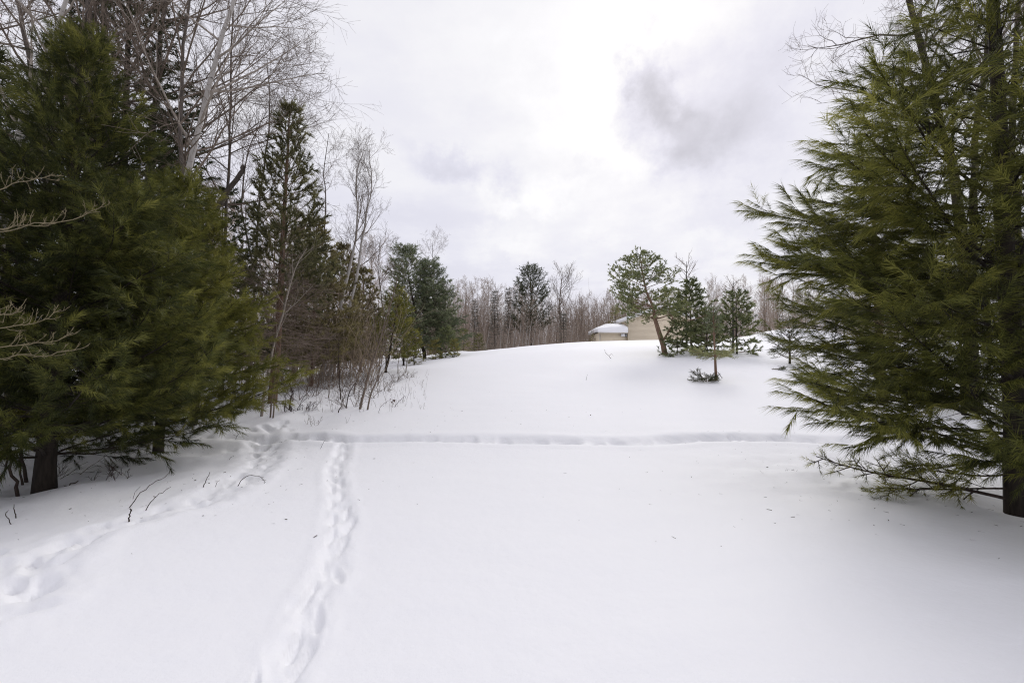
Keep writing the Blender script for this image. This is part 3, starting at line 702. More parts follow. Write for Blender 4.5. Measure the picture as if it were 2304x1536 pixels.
# named trees of the far woods
def spec(lenf, elf, h0=.5, ws=.4, nper=5, **kw): return dict(lenf=lenf, elf=elf, h0=h0, ws=ws, nper=nper, **kw)
b = at(1195, 74); H = top_h(b, 608)
mid_pine('white_pine_tree', b, H, .22, 'round topped tall pine standing above the far woods left of the house', spec(lambda f, a: (4.2*math.sqrt(max(0, 1-((f-.55)/.46)**2)) if f > .3 else 1.5), lambda f: .05+.95*f**1.3, H*.34, .60, 6, n2k=2.0, n3k=0.0, l2=.22, bare=.45, upturn=.20, roll=.5),
         M['dark_pine'], M['bark_dark'], M['dead'], K=12, nl=.30, w=.05, sl=.5, step=.45, spread=.8, seed=21, f1=.35, f2=.05)
b = at(1262, 72)
r = near_bare('bare_tree', b, [np.array([0, 0, 0]), np.array([.1, 0, 5]), np.array([-.2, 0, 11]), np.array([.3, 0, top_h(b, 612)])], .19, top_h(b, 585), 'tall fan shaped leafless tree rising right of the round topped pine', M['twig'], M['twig'], M['twig'], 22, n1=18, t0=.38, a1=.62, l1=.46, n2=7, n3=6, n4=0, up=.10, lenpow=.7, twmin=.010)
for (px, Y, py, lab, wd) in ((1113, 73, 652, 'narrow dark spruce left of the round topped pine, the taller one', 1.5), (1143, 74, 648, 'narrow dark spruce touching the round topped pine on its left', 1.3), (1268, 70, 706, 'short dark spruce under the tall fan shaped tree', 1.0), (1068, 75, 672, 'dim small spruce among the reddish thicket', 1.2)):
    b = at(px, Y); H = top_h(b, py)
    mid_pine('spruce_tree', b, H, .12, lab, spec(lambda f, a: wd*(1-f)**.8+.1, lambda f: -.15+.5*f, H*.12, .42, 6, n2k=3, n3k=0, l2=.35, bare=.1), M['spruce'], M['bark_dark'], M['dead'], K=9, nl=.17, w=.035, sl=.4, step=.35, seed=int(px), f1=.15, f2=.0)
for i, (px, py) in enumerate(((1148, 722), (1160, 735), (1172, 728), (1178, 742), (1186, 735), (1196, 722), (1205, 738), (1216, 728), (1230, 742), (1128, 738), (1100, 745), (1290, 735))):
    Y = 61+1.3*(i % 4); b = at(px-12+2*(i % 5), Y, .15); e = ptat(px, py, Y)-b
    near_bare('young_birch', b, [np.zeros(3), e*np.array([.3, 1, .5]), e], .055, e[2], 'thin pale young birch in the row at the edge of the far woods', M['birch'], M['twig_pale'], M['twig_pale'], 400+i, group='young birches in a row at the far woods edge', n1=6, t0=.35, a1=.5, l1=.24, n2=3, n3=0, n4=0, up=.1, tip=.4)
for (px, Y, py, lab) in ((1385, 66, 688, 'dull green pine behind the wing of the house'), (1432, 78, 672, 'dull green pine behind the main house roof')):
    b = at(px, Y); H = top_h(b, py)
    mid_pine('pine_tree', b, H, .14, lab, spec(lambda f, a: 2.4*(1-f)**.7, lambda f: .05+.7*f, .8, .5, 6, n2k=2.5, n3k=0, l2=.4), M['brown_pine'], M['bark_dark'], M['dead'], K=12, nl=.22, w=.035, sl=.4, step=.4, seed=int(px)+3)
for (px, Y, py, lab) in ((1042, 56, 742, 'low olive pine bush at the left end of the far woods'), (1078, 60, 752, 'small olive pine bush under the reddish thicket'), (1340, 64, 742, 'low olive bush beside the house wing')):
    b = at(px, Y); H = top_h(b, py)
    mid_pine('pine_bush', b, H, .06, lab, spec(lambda f, a: 1.5*(1-f)**.6, lambda f: .1+.7*f, .3, .4, 6, n2k=3, n3k=0), M['olive_pine'], M['bark_dark'], M['dead'], K=10, nl=.2, w=.028, sl=.35, step=.35, seed=int(px)+7)

# ------------------------------------------------------------------ middle distance, right: the group by the house
sc_spec = lambda Lm: spec(lambda f, a: (Lm*max(0, (1-f)/.45)**.75+.12 if f > .55 else Lm*.9)*(1.08 if math.cos(a) < -.3 else .95), lambda f: .04+.8*max(0, f-.35), 0, .30, 6, n2k=5.2, n3k=4.2, l2=.40, bare=.34, upturn=.09, roll=.55)
b = hit(1497, 798); H = top_h(b, 572); s = b[1]/F
pts = [(1497, 798), (1492, 775), (1481, 742), (1473, 715), (1470, 690), (1455, 660), (1448, 625), (1440, 576)]
T = np.array(px_trunk(pts, b[1], b)); T[0] = (0, 0, -.1); zz_ = np.linspace(0, 1, 16); ss_ = np.linspace(0, 1, len(T))
T = np.stack([np.interp(zz_, ss_, T[:, k]) for k in range(3)], 1); TR = .15*(1-.9*zz_)
def tr_at(P, Rr): return (P, Rr, lambda h: np.array([np.interp(h, P[:, 2], P[:, 0]), np.interp(h, P[:, 2], P[:, 1]), h]), lambda h: float(np.interp(h, P[:, 2], Rr)))
sp = sc_spec(2.15); sp['h0'] = H*.36
mid_pine('scots_pine_tree', b, H, .15, 'wide scots pine with crooked orange trunk in front of the house wall', sp, M['scots'], M['bark_scots'], M['bark_scots'], K=13, nl=.12, w=.036, sl=.17, step=.20, seed=31, f1=.5, f2=.25, spread=1.0, droop=-.1, P_R=tr_at(T, TR),
         dead=dict(H=H*.5, spec=spec(lambda f, a: 1.5, lambda f: .12, H*.33, .35, 4, n2k=4, n3k=3, bare=.2)))
# its low forked limb reaching right
root = bpy.data.objects['scots_pine_tree']
a0 = ptat(1490, 770, b[1])-b; P = np.array([[a0, ptat(1503, 748, b[1])-b, ptat(1515, 730, b[1])-b, ptat(1512, 712, b[1])-b, ptat(1500, 700, b[1])-b]])
P2 = np.array([[ptat(1515, 727, b[1])-b, ptat(1535, 722, b[1]-.2)-b, ptat(1555, 720, b[1]-.3)-b, ptat(1575, 714, b[1]-.4)-b, ptat(1590, 708, b[1]-.4)-b]])
v, q = join_tubes([(P, taper([.055], 5, .5), 6), (P2, taper([.03], 5, .3), 5)]); link('limb', make_mesh('forked_limb', v, q, M['bark_scots']), root, label='low forked limb reaching right')
# white pines with half dead tops behind it
wl = lambda Lm, pw=.7: (lambda f, a: Lm*(1-f)**pw*(1.0 if f > .12 else .75))
def mid_white(px, py, top, Lm, label, nm='white_pine', K=16, seed=1, Hc=None, name='white_pine_tree', h0=.35, r0=None, nl=.13, w=.030, lean=0, step=.22, bk='bark_dark', pw=.7, base=None, sl=.2, **kw):
    b = hit(px, py) if base is None else at(px, base)
    H = top_h(b, top); r0 = r0 or H*.016
    return b, H, mid_pine(name, b, H, r0, label, spec(wl(Lm, pw), lambda f: .02+.95*f, h0, .34, 5, n2k=4.6, n3k=3.2, bare=.18, upturn=.06, roll=.45), M[nm], M[bk], M['dead'], K=K, nl=nl, w=w, sl=sl, step=step, seed=seed, f1=.45, f2=.2, lean=(lean, 0), **kw)
mid_white(1556, 792, 640, 1.75, 'full green pine close behind the scots pine, below a bare leader', 'mid_pine', 24, 41, pw=.45, h0=.12, w=.036)
mid_white(1591, 800, 712, 1.3, 'smaller green pine between the two dark pines right of the house', 'mid_pine', 24, 42, pw=.4, h0=.1, w=.036)
mid_white(1658, 796, 660, 1.5, 'dark green pine rightmost of the group by the house, with a bare pole like leader', 'mid_pine', 24, 43, pw=.45, h0=.12, w=.036)
mid_white(1523, 800, 738, 1.1, 'low pine bush at the foot of the scots pine', 'mid_pine', 22, 44, name='pine_bush', h0=.1, pw=.35)
# bare dead tops: two standing dead poles with drooping twigs
def dead_top(px, Y, py0, py1, label, seed, nb, dl):
    b = at(px, Y); e = ptat(px, py1, Y)-b; m = ptat(px-1, (py0+py1)/2, Y)-b; rng = np.random.default_rng(seed)
    root = thing('dead_tree', b, label, 'tree')
    P = np.array([[np.array([0, 0, -.1]), m*.4, m, e*.75+m*.25*.0, e]]); P[0, 3] = (m+e)/2
    v, q = join_tubes([(P, np.array([[.06, .05, .035, .024, .010]]), 6)]); link('trunk', make_mesh('dead_trunk', v, q, M['bark_grey']), root)
    P1, i1, t1, L1 = kids(rng, P, nb, .55, .93, .75, .15, 'random', lambda i, t: dl*(1.2-.6*t), 6, .08, (0, 0, .04), tropend=(0, 0, -.10))
    P2, i2, t2, L2 = kids(rng, P1, 6, .2, .95, .7, .2, 'random', lambda i, t: L1[i]*.35, 4, .12)
    v, q = join_tubes([(P1, taper(.016+0*L1, 6, .4), 4), (P2, taper(.008+0*L2, 4, .6), 3)]); link('crown', make_mesh('dead_crown', v, q, M['dead']), root)
dead_top(1545, hit(1556, 792)[1]+.6, 700, 588, 'bare dead pole with twisted twigs rising behind the scots pine', 51, 9, 1.25)
dead_top(1650, hit(1658, 796)[1]+.4, 700, 632, 'bare dead pole rising through the dark pine right of the house', 52, 5, .9)
# small scots sapling in the open snow
b = hit(1612, 856); H = top_h(b, 690)
T = np.array(px_trunk([(1612, 858), (1610, 830), (1609, 800), (1607, 770), (1606, 740), (1605, 692)], b[1], b)); T[0, 2] = -.1
zz_ = np.linspace(0, 1, 12); ss_ = np.linspace(0, 1, len(T)); T = np.stack([np.interp(zz_, ss_, T[:, k]) for k in range(3)], 1); TR = .052*(1-.75*zz_)
root = mid_pine('pine_sapling', b, H, .05, 'small pine sapling with thin orange trunk standing alone in the open snow', spec(lambda f, a: .55*(1.25-f) if f > .6 else 0.0, lambda f: .35+.5*f, H*.62, .20, 5, n2k=7, n3k=3, bare=.15, upturn=.08, roll=.5), M['blue_pine'], M['bark_scots'], M['bark_scots'], K=20, nl=.085, w=.008, sl=.14, step=.10, seed=61, f1=.2, f2=.1, P_R=tr_at(T, TR), spread=1.0, droop=0)
rng = np.random.default_rng(62)
def bough(root, p0, d0, Ln, nmat, K, nl, w, sl, step, seed, wood='bark_scots', n2=9, l2=.5, bend=(0, 0, .03), name='branch', lab=None, r0=.014, f1=.3, f2=.1, droop=.05, spread=.9, roll=.5):
    rng = np.random.default_rng(seed); P1 = poly(rng, np.array([p0], float), np.array([d0], float), np.array([Ln]), 8, .06, bend)
    P2, i2, t2, L2 = kids(rng, P1, n2, .15, .97, .8, .2, 'planar', lambda i, t: Ln*l2*(1-.7*t)+.05, 5, .08, (0, 0, .01), roll)
    P3, i3, t3, L3 = kids(rng, P2, 3, .25, .95, .75, .2, 'planar', lambda i, t: L2[i]*.35+.04, 3, .08, (0, 0, .02), roll)
    v, q = join_tubes([(P1, taper([r0], 8, .3), 5), (P2, taper(r0*.45+0*L2, 5, .4), 3), (P3, taper(r0*.3+0*L3, 3, .5), 3)])
    br = link(name, make_mesh(name, v, q, M[wood]), root)
    if lab: br['label'] = lab
    bb = dict(P1=P1, P2=P2, P3=P3, L1=Ln, L2=L2, L3=L3); p, d, l = shoots_of(rng, bb, sl, f1, f2, step)
    v, t, n = needle_tris(rng, p, d, l, K, nl, w, spread, droop, np.clip(.5+.2*rng.normal(size=len(p)), 0, 1)); link('needles', make_mesh('bough_needles', v, [t], M[nmat], n, smooth_=False), br)
hz = ptat(1609, 802, b[1])-b
for k, (dx, dy, dz, ln) in enumerate(((-1, -.1, .18, .85), (1, .1, .12, .70), (-.6, -.8, .05, .6), (.5, -.8, .05, .55), (-.7, .7, .2, .6), (.7, .6, .2, .55))):
    bough(root, hz, (dx, dy, dz), ln, 'scots', 18, .085, .007, .14, .09, 630+k)
b2 = b+np.array([-.38, -.12, 0]); b2[2] = gz(b2[0], b2[1])-.02
rb = thing('pine_bush', b2, 'knee high pine bush half buried in snow beside the small sapling', 'bush')
for k, (dx, dy, dz, ln) in enumerate(((-.9, -.2, .7, .55), (-.3, -.5, .25, .4), (.3, -.4, .2, .35), (-.8, .2, .2, .5), (.5, .1, .3, .35))):
    bough(rb, (0, 0, 0), (dx, dy, dz), ln, 'dark_pine', 20, .06, .007, .1, .08, 650+k, wood='dead', bend=(0, 0, -.02))
def arch(name, pts, r0, label, cat, mat='twig_dark', extra=None, group=None, k=5):
    """a thin stem through photo points standing at its first point"""
    b = hit(*pts[0]); Y = b[1]
    P = np.array([[ptat(px, py, Y+.02*i)-b for i, (px, py) in enumerate(pts)]]); P[0, 0] = (0, 0, -.05)
    S = 14; s = np.linspace(0, 1, len(pts)); s2 = np.linspace(0, 1, S); Q = np.stack([np.interp(s2, s, P[0, :, c]) for c in range(3)], 1)
    for _ in range(2): Q[1:-1] = (Q[:-2]+2*Q[1:-1]+Q[2:])/4
    Q[1:] += np.random.default_rng(int(pts[0][0])).normal(size=(S-1, 3))*r0*.8
    it = [(Q[None], taper([r0], S, .45), k)]
    for e in (extra or []):
        E = np.array([[ptat(px, py, Y+.03)-b for px, py in e]]); it.append((E, taper([r0*.6], len(e), .5), 4))
    v, q = join_tubes(it); o = link(name, make_mesh(name, v, q, M[mat])); o.location = b
    o['label'] = label; o['category'] = cat
    if group: o['group'] = group
    return o, Q, b
arch('bent_twig', [(1600, 853), (1604, 838), (1614, 836), (1622, 846), (1624, 852)], .012, 'arched bare twig hooped over the foot of the small sapling', 'twig', extra=[[(1615, 837), (1620, 843), (1626, 850)]])
# snow laden small pine to the right, half behind the big right pine
b = hit(1777, 818); H = top_h(b, 715)
mid_pine('pine_tree', b, H, .05, 'short pine with drooping tips on the snow just left of the big right pine', spec(lambda f, a: 1.25*(1-f)**.6, lambda f: .30+.5*f, .2, .24, 5, n2k=5, n3k=3, bare=.15, upturn=.05, roll=.4), M['dark_pine'], M['bark_dark'], M['dead'], K=18, nl=.09, w=.010, sl=.16, step=.15, seed=71, f1=.25, f2=.1)
for k, (px, py, ln) in enumerate(((1752, 832, .55), (1800, 834, .75), (1826, 842, .6), (1850, 836, .6))):
    bb = hit(px, py); r = thing('pine_sprig', bb+np.array([0, 0, .03]), ['flat pine sprig poking out of the snow, leftmost below the short pine', 'longest flat pine sprig lying on the snow below the short pine', 'flat pine sprig on the snow at the edge of the big right pine', 'flat pine sprig on the snow behind the outer needles of the big right pine'][k], 'sprig', 'pine sprigs poking out of the snow')
    bough(r, (-ln/2, 0, 0), (1, .1, .08), ln, 'dark_pine', 16, .08, .009, .12, .09, 720+k, wood='dead', n2=6, l2=.25, f1=.0)

# ------------------------------------------------------------------ middle distance, left: the wood edge
def tuft_spec(H, Lm, h0f, prof=None): return spec(prof or (lambda f, a: Lm*(1-f)**.70*(1.0 if math.cos(a) > -.3 else .8)), lambda f: .10+.85*f, H*h0f, .42, 6, n2k=4.4, n3k=3.4, l2=.44, bare=.30, upturn=.13, roll=.5)
b = hit(612, 906); H = top_h(b, 236)
T = np.array(px_trunk([(612, 908), (622, 800), (632, 640), (640, 470), (648, 330), (652, 238)], b[1], b)); T[0] = (0, 0, -.15)
zz_ = np.linspace(0, 1, 16); ss_ = np.linspace(0, 1, len(T)); T = np.stack([np.interp(zz_, ss_, T[:, k]) for k in range(3)], 1); TR = .135*(1-.93*zz_)
mid_pine('red_pine_tree', b, H, .2, 'tallest dark pine with a pointed top and upturned tufts behind the near left pines', tuft_spec(H, 2.6, .30), M['red_pine'], M['bark_red'], M['dead'], K=24, nl=.15, w=.021, sl=.18, step=.15, seed=81, f1=.5, f2=.4, spread=.75, droop=-.12, P_R=tr_at(T, TR),
         dead=dict(H=H*.45, spec=spec(lambda f, a: 1.9, lambda f: .02, H*.12, .30, 6, n2k=9, n3k=6, bare=.1, l2=.42, sag=.05, upturn=.04, roll=.8)))
def left_red(px, py, top, Lm, label, seed, nm, h0f=.3, deadL=1.8, Y=None, K=24):
    b = hit(px, py) if Y is None else at(px, Y); H = top_h(b, top)
    mid_pine('red_pine_tree', b, H, H*.011, label, tuft_spec(H, Lm, h0f), M[nm], M['bark_red'], M['dead'], K=K, nl=.16, w=.030, sl=.2, step=.19, seed=seed, f1=.5, f2=.35, spread=.75, droop=-.08, lean=(.15, 0),
             dead=dict(H=H*.45, spec=spec(lambda f, a: deadL*.85, lambda f: .02, .5, .32, 6, n2k=7, n3k=5, bare=.1, sag=.05, upturn=.04, roll=.8)))
left_red(700, 868, 500, 2.3, 'olive brown pine with dead lower twigs right of the tallest pine', 82, 'brown_pine', .12)
left_red(762, 850, 545, 2.1, 'olive pine with ragged top standing in front of the white birch clump', 83, 'brown_pine', .12)
left_red(812, 838, 600, 1.7, 'shorter olive brown pine right of the birch clump foot', 84, 'brown_pine', .10)
left_red(660, 862, 520, 2.2, 'brownish pine hidden behind the trunk of the tallest pine', 85, 'brown_pine', .12, Y=20.0, K=16)
# dense white pines at the end of the wood edge
mid_white(955, 806, 563, 3.4, base=33.0, label= 'dense bluish green pine, the taller of the pair ending the wood edge', nm='blue_pine', K=16, seed=91, h0=1.0, pw=.42, nl=.18, w=.032, step=.34, lean=-1.6, sl=.3, tshift=-.1)
mid_white(992, 803, 588, 2.6, base=34.0, label= 'dense bluish green pine, right of the pair ending the wood edge', nm='blue_pine', K=15, seed=92, h0=.6, pw=.42, nl=.18, w=.032, step=.34, lean=-.9, sl=.3, tshift=-.1)
mid_white(868, 838, 655, 1.7, 'bright yellow green pine in front of the dense dark pines', 'olive_pine', 18, 93, h0=.9, pw=.5, lean=.6, tshift=.1, nl=.13)
mid_white(908, 822, 690, 1.1, 'smaller yellow green pine at the edge of the dense dark pines', 'olive_pine', 16, 94, h0=.4, pw=.5)
mid_white(1003, 806, 745, 1.1, base=31.0, label= 'waist high dark pine bush at the foot of the dense pair', nm='mid_pine', K=18, seed=95, name='pine_bush', h0=.1, pw=.4)
mid_white(932, 815, 742, .8, base=27.0, label='yellowish pine sapling at the edge of the snow by the dense pair', nm='yellow_pine', K=14, seed=96, name='pine_sapling', h0=.2, pw=.5)
mid_white(980, 808, 770, .5, base=29.5, label='tiny yellowish pine left of the dark pine bush', nm='yellow_pine', K=14, seed=97, name='pine_sapling', h0=.1, pw=.5)
mid_white(1022, 810, 768, .35, base=30.0, label='tiny thin pine standing in the snow right of the dark pine bush', nm='yellow_pine', K=12, seed=98, name='pine_sapling', h0=.15, pw=.6)
# birch clump: two pale stems
for (pts, lab, sd, topy) in (([(722, 872), (748, 760), (790, 600), (806, 500), (800, 400), (812, 352)], 'pale birch stem of the clump with its vase shaped crown, left one', 101, 352), ([(735, 872), (765, 770), (800, 640), (820, 500), (838, 420), (832, 336)], 'pale birch stem of the clump with its vase shaped crown, right one', 102, 336)):
    Yb = 19.5+(sd-101)*.4; b = at(pts[0][0], Yb, .1)
    T = px_trunk(pts, Yb, b); T[0] = np.zeros(3)
    near_bare('birch_tree', b, T, .085, 10.0, lab, M['birch'], M['twig'], M['twig'], sd, group='pale birch clump', tip=.12, n1=17, t0=.40, t1=.98, a1=.50, l1=.25, n2=5, n3=4, n4=2, up=.10, lenpow=.6, wob=.07, twmin=.003)
# leaning dead snag
b = at(372, 13.0); T = px_trunk([(400, 820), (440, 560), (505, 440), (545, 385), (548, 372)], 13.0, b); T[0] = np.zeros(3)
near_bare('dead_tree', b, T, .09, 6, 'leaning broken dead trunk behind the near left pines', M['bark_hard'], M['bark_hard'], M['twig'], 111, tip=.6, n1=4, t0=.6, a1=.9, l1=.12, n2=2, n3=0, n4=0)

# ------------------------------------------------------------------ leafless trees, left
LB = [
 # trunk points, Y, radius, H, bark, label, n1, l1
 ([(330, 900), (395, 520), (452, 260), (505, 70), (548, -90), (585, -260)], 9.0, .115, 10.5, 'birch', 'white barked birch leaning right in front of the twiggy crowns', 13, .30),
 ([(-60, 900), (20, 400), (70, 215), (108, 130), (155, -20), (220, -220)], 7.6, .11, 9.0, 'birch', 'white barked birch at the left edge leaning right', 10, .28),
 ([(120, 900), (108, 420), (88, 240), (52, 60), (10, -120)], 9.5, .13, 11, 'bark_hard', 'dark leafless tree leaning left at the upper left corner', 15, .36),
 ([(205, 900), (205, 400), (200, 120), (196, -100), (190, -350)], 11.0, .19, 13, 'bark_hard', 'thick dark leafless trunk rising straight behind the near left pine', 15, .34),
 ([(245, 900), (244, 500), (240, 200), (236, -60), (236, -300)], 12.0, .21, 14, 'bark_hard', 'thickest dark trunk behind the near left pine, close to its straight neighbour', 16, .34),
 ([(320, 880), (330, 500), (345, 250), (375, 0), (410, -260)], 12.5, .17, 14, 'bark_hard', 'dark leafless tree with spreading limbs left of the leaning birch', 18, .42),
 ([(440, 880), (425, 520), (405, 250), (420, 30), (440, -200)], 10.5, .10, 12, 'bark_hard', 'wide leafless tree whose fine limbs sweep right across the sky', 22, .44),
 ([(500, 880), (505, 560), (515, 380), (520, 150), (525, -60)], 14.0, .09, 13, 'bark_hard', 'thin leafless tree standing behind the leaning birch', 16, .33),
 ([(560, 880), (575, 560), (590, 400), (610, 250), (600, 120)], 17.0, .08, 11, 'bark_hard', 'thin leafless tree just left of the tallest pine', 16, .28),
 ([(690, 870), (715, 620), (735, 480), (728, 390), (740, 300)], 22.0, .075, 11, 'bark_hard', 'thin leafless tree between the tallest pine and the birch clump', 12, .22),
 ([(870, 830), (862, 700), (850, 600), (855, 545)], 27.0, .07, 7.5, 'bark_hard', 'leafless tree right of the birch clump and behind the olive pines', 15, .30),
 ([(985, 800), (978, 700), (975, 600), (972, 545)], 40.0, .09, 11, 'bark_hard', 'leafless tree rising behind the dense pair of pines', 14, .22),
 ([(640, 860), (560, 560), (540, 450), (560, 330), (600, 250)], 20.0, .08, 12, 'bark_hard', 'crooked leafless tree behind the tallest pine', 15, .28),
 ([(30, 900), (10, 400), (-20, 150), (-60, -100)], 11.0, .14, 13, 'bark_hard', 'dark leafless tree cut by the left edge of the view', 14, .36),
]
for i, (pts, Yb, r0, H, bk, lab, n1, l1) in enumerate(LB):
    b = at(pts[0][0], Yb, .1); T = px_trunk(pts, Yb, b); T[0] = np.zeros(3)
    near_bare('birch_tree' if bk == 'birch' else 'bare_tree', b, T, r0*(.66 if bk != 'birch' else .60), H, lab, M[bk], M['twig'] if bk != 'birch' else M['twig_pale'], M['twig'], 120+i, n1=n1, t0=.30, t1=.96, a1=.95, l1=l1, n2=7, n3=5, n4=3 if Yb < 15 else 2, S=(8, 6, 4, 3), up=.035, wob=.085, lenpow=.35, twmin=.002 if Yb < 15 else .0035)
# tall dark pine behind, and dark pines at the left edge
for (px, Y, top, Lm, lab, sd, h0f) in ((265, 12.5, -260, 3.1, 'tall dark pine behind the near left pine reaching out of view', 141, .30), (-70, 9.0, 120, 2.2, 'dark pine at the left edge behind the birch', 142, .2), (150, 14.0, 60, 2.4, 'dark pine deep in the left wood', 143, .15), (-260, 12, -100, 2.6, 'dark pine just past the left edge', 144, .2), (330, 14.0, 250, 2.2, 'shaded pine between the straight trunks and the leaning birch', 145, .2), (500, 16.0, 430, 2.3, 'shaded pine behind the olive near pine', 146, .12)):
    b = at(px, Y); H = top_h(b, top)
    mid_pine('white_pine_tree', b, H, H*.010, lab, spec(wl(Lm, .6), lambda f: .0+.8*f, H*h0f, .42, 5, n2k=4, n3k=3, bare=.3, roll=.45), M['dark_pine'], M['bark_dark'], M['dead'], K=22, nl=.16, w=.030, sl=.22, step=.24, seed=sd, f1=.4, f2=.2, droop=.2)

# ------------------------------------------------------------------ the big near pines
np_spec = lambda Lm, pw, h0, ws, nper, el0, el1: dict(lenf=lambda f, a: Lm*(1-f)**pw*(.8 if f < .1 else 1.0), elf=lambda f: el0+(el1-el0)*f, h0=h0, ws=ws, nper=nper)
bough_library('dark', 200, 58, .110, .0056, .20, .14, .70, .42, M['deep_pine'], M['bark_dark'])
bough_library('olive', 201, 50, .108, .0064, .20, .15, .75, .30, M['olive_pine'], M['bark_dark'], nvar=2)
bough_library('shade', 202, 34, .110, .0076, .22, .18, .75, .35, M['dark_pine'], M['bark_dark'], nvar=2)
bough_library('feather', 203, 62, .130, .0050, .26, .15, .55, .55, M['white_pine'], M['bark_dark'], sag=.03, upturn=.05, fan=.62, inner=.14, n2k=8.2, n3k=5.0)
bA = hit(100, 1100)
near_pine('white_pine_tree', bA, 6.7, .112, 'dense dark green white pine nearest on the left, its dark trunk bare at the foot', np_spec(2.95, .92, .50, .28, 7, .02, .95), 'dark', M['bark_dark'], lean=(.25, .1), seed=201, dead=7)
bB = at(362, 8.4); near_pine('white_pine_tree', bB, 4.9, .085, 'olive lit white pine right behind the nearest left pine', np_spec(2.35, .50, .62, .30, 6, .04, .95), 'olive', M['bark_dark'], lean=(.1, 0), seed=202, dead=5)
bD = at(440, 10.5); near_pine('white_pine_tree', bD, 5.0, .075, 'olive white pine with open top, furthest right of the near left pines', np_spec(1.9, .55, .95, .34, 5, .08, .95), 'olive', M['bark_dark'], lean=(.1, 0), seed=204, dead=2)
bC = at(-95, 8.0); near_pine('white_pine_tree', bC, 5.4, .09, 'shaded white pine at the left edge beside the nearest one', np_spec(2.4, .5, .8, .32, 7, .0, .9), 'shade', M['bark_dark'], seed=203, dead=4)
bR = hit(2290, 1146)
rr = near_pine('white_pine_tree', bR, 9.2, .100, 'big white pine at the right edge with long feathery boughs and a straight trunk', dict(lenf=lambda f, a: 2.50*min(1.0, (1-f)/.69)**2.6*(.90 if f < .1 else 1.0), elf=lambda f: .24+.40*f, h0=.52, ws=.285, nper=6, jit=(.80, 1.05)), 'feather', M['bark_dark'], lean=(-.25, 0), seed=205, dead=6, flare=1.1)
bE = at(2165, 10.5); near_pine('white_pine_tree', bE, 3.2, .05, 'shaded young pine standing behind the big right pine', np_spec(1.25, .45, .25, .30, 6, .1, .8), 'shade', M['bark_dark'], seed=207)
# its lowest bough lying along the snow
e = hit(1842, 1084)-bR; e[2] += .05
P1d = e/np.linalg.norm(e)
bough(rr, (-.05, 0, .10), P1d+np.array([0, 0, .02]), np.linalg.norm(e), 'white_pine', 26, .075, .0045, .12, .30, 206, wood='twig_dark', n2=16, l2=.20, bend=(0, 0, 0), r0=.02, f1=.75, f2=.55, droop=.1, roll=.8, lab='lowest bough lying along the snow')
for k, (px_, py_, z0) in enumerate(((1905, 1062, .52), (1985, 1112, .22), (2090, 1130, .38))):
    e2 = hit(px_, py_)-bR; e2[2] += .06-z0; l_ = float(np.linalg.norm(e2))
    bough(rr, (-.05, 0, z0), e2/l_, l_, 'white_pine', 34, .095, .0055, .15, .20, 2060+k, wood='twig_dark', n2=13, l2=.26, bend=(0, .02*(k-1), .035*(k-1)), r0=.012, f1=.6, f2=.4, droop=.25, roll=.8, lab='low sparse bough close to the snow')
# trees behind it
b = at(1982, 12.0); H = top_h(b, 330)
mid_pine('red_pine_tree', b, H, .11, 'orange barked pine with open tufted boughs behind the big right pine', tuft_spec(H, 2.3, .30, lambda f, a: 2.3*(1-.75*f)), M['red_pine'], M['bark_red'], M['bark_red'], K=26, nl=.11, w=.008, sl=.16, step=.17, seed=211, f1=.55, f2=.5, spread=.8, droop=-.1)
RB = [
 ([(2190, 820), (2170, 560), (2140, 360), (2085, 170), (2040, -30), (1990, -240)], 11.0, .24, 11, 'big leafless hardwood with crooked spreading limbs behind the right pine', 15, .37),
 ([(2185, 820), (2190, 500), (2195, 300), (2225, 60), (2260, -220)], 11.6, .19, 12, 'upright leafless hardwood stem beside the big spreading one on the right', 14, .34),
 ([(2300, 820), (2290, 500), (2275, 280), (2290, 60), (2310, -160)], 13.0, .22, 13, 'thick leafless trunk at the right edge behind the big pine', 14, .34),
]
for i, (pts, Yb, r0, H, lab, n1, l1) in enumerate(RB):
    b = at(pts[0][0], Yb, .1); T = px_trunk(pts, Yb, b); T[0] = np.zeros(3)
    near_bare('bare_tree', b, T, r0*.56, H, lab, M['bark_dark'], M['bark_hard'], M['twig'], 220+i, n1=n1, t0=.38, t1=.97, a1=.95, l1=l1, n2=7, n3=6, n4=4, S=(8, 6, 4, 3), up=.05, wob=.15, lenpow=.4, twmin=.0022)
for k, (px, Y, top, lab) in enumerate(((2080, 24, 560, 'shaded pine beyond the big right pine, under the spreading hardwood'), (2230, 20, 480, 'shaded pine beyond the trunk of the big right pine'), (1900, 34, 660, 'far small pine seen through the outer boughs of the big right pine'))):
    b = at(px, Y); H = top_h(b, top)
    mid_pine('white_pine_tree', b, H, H*.014, lab, spec(wl(1.9, .6), lambda f: .05+.8*f, 1.2, .45, 5, n2k=4, n3k=2, bare=.25), M['dark_pine'], M['bark_dark'], M['dead'], K=14, nl=.13, w=.02, sl=.25, step=.28, seed=231+k)

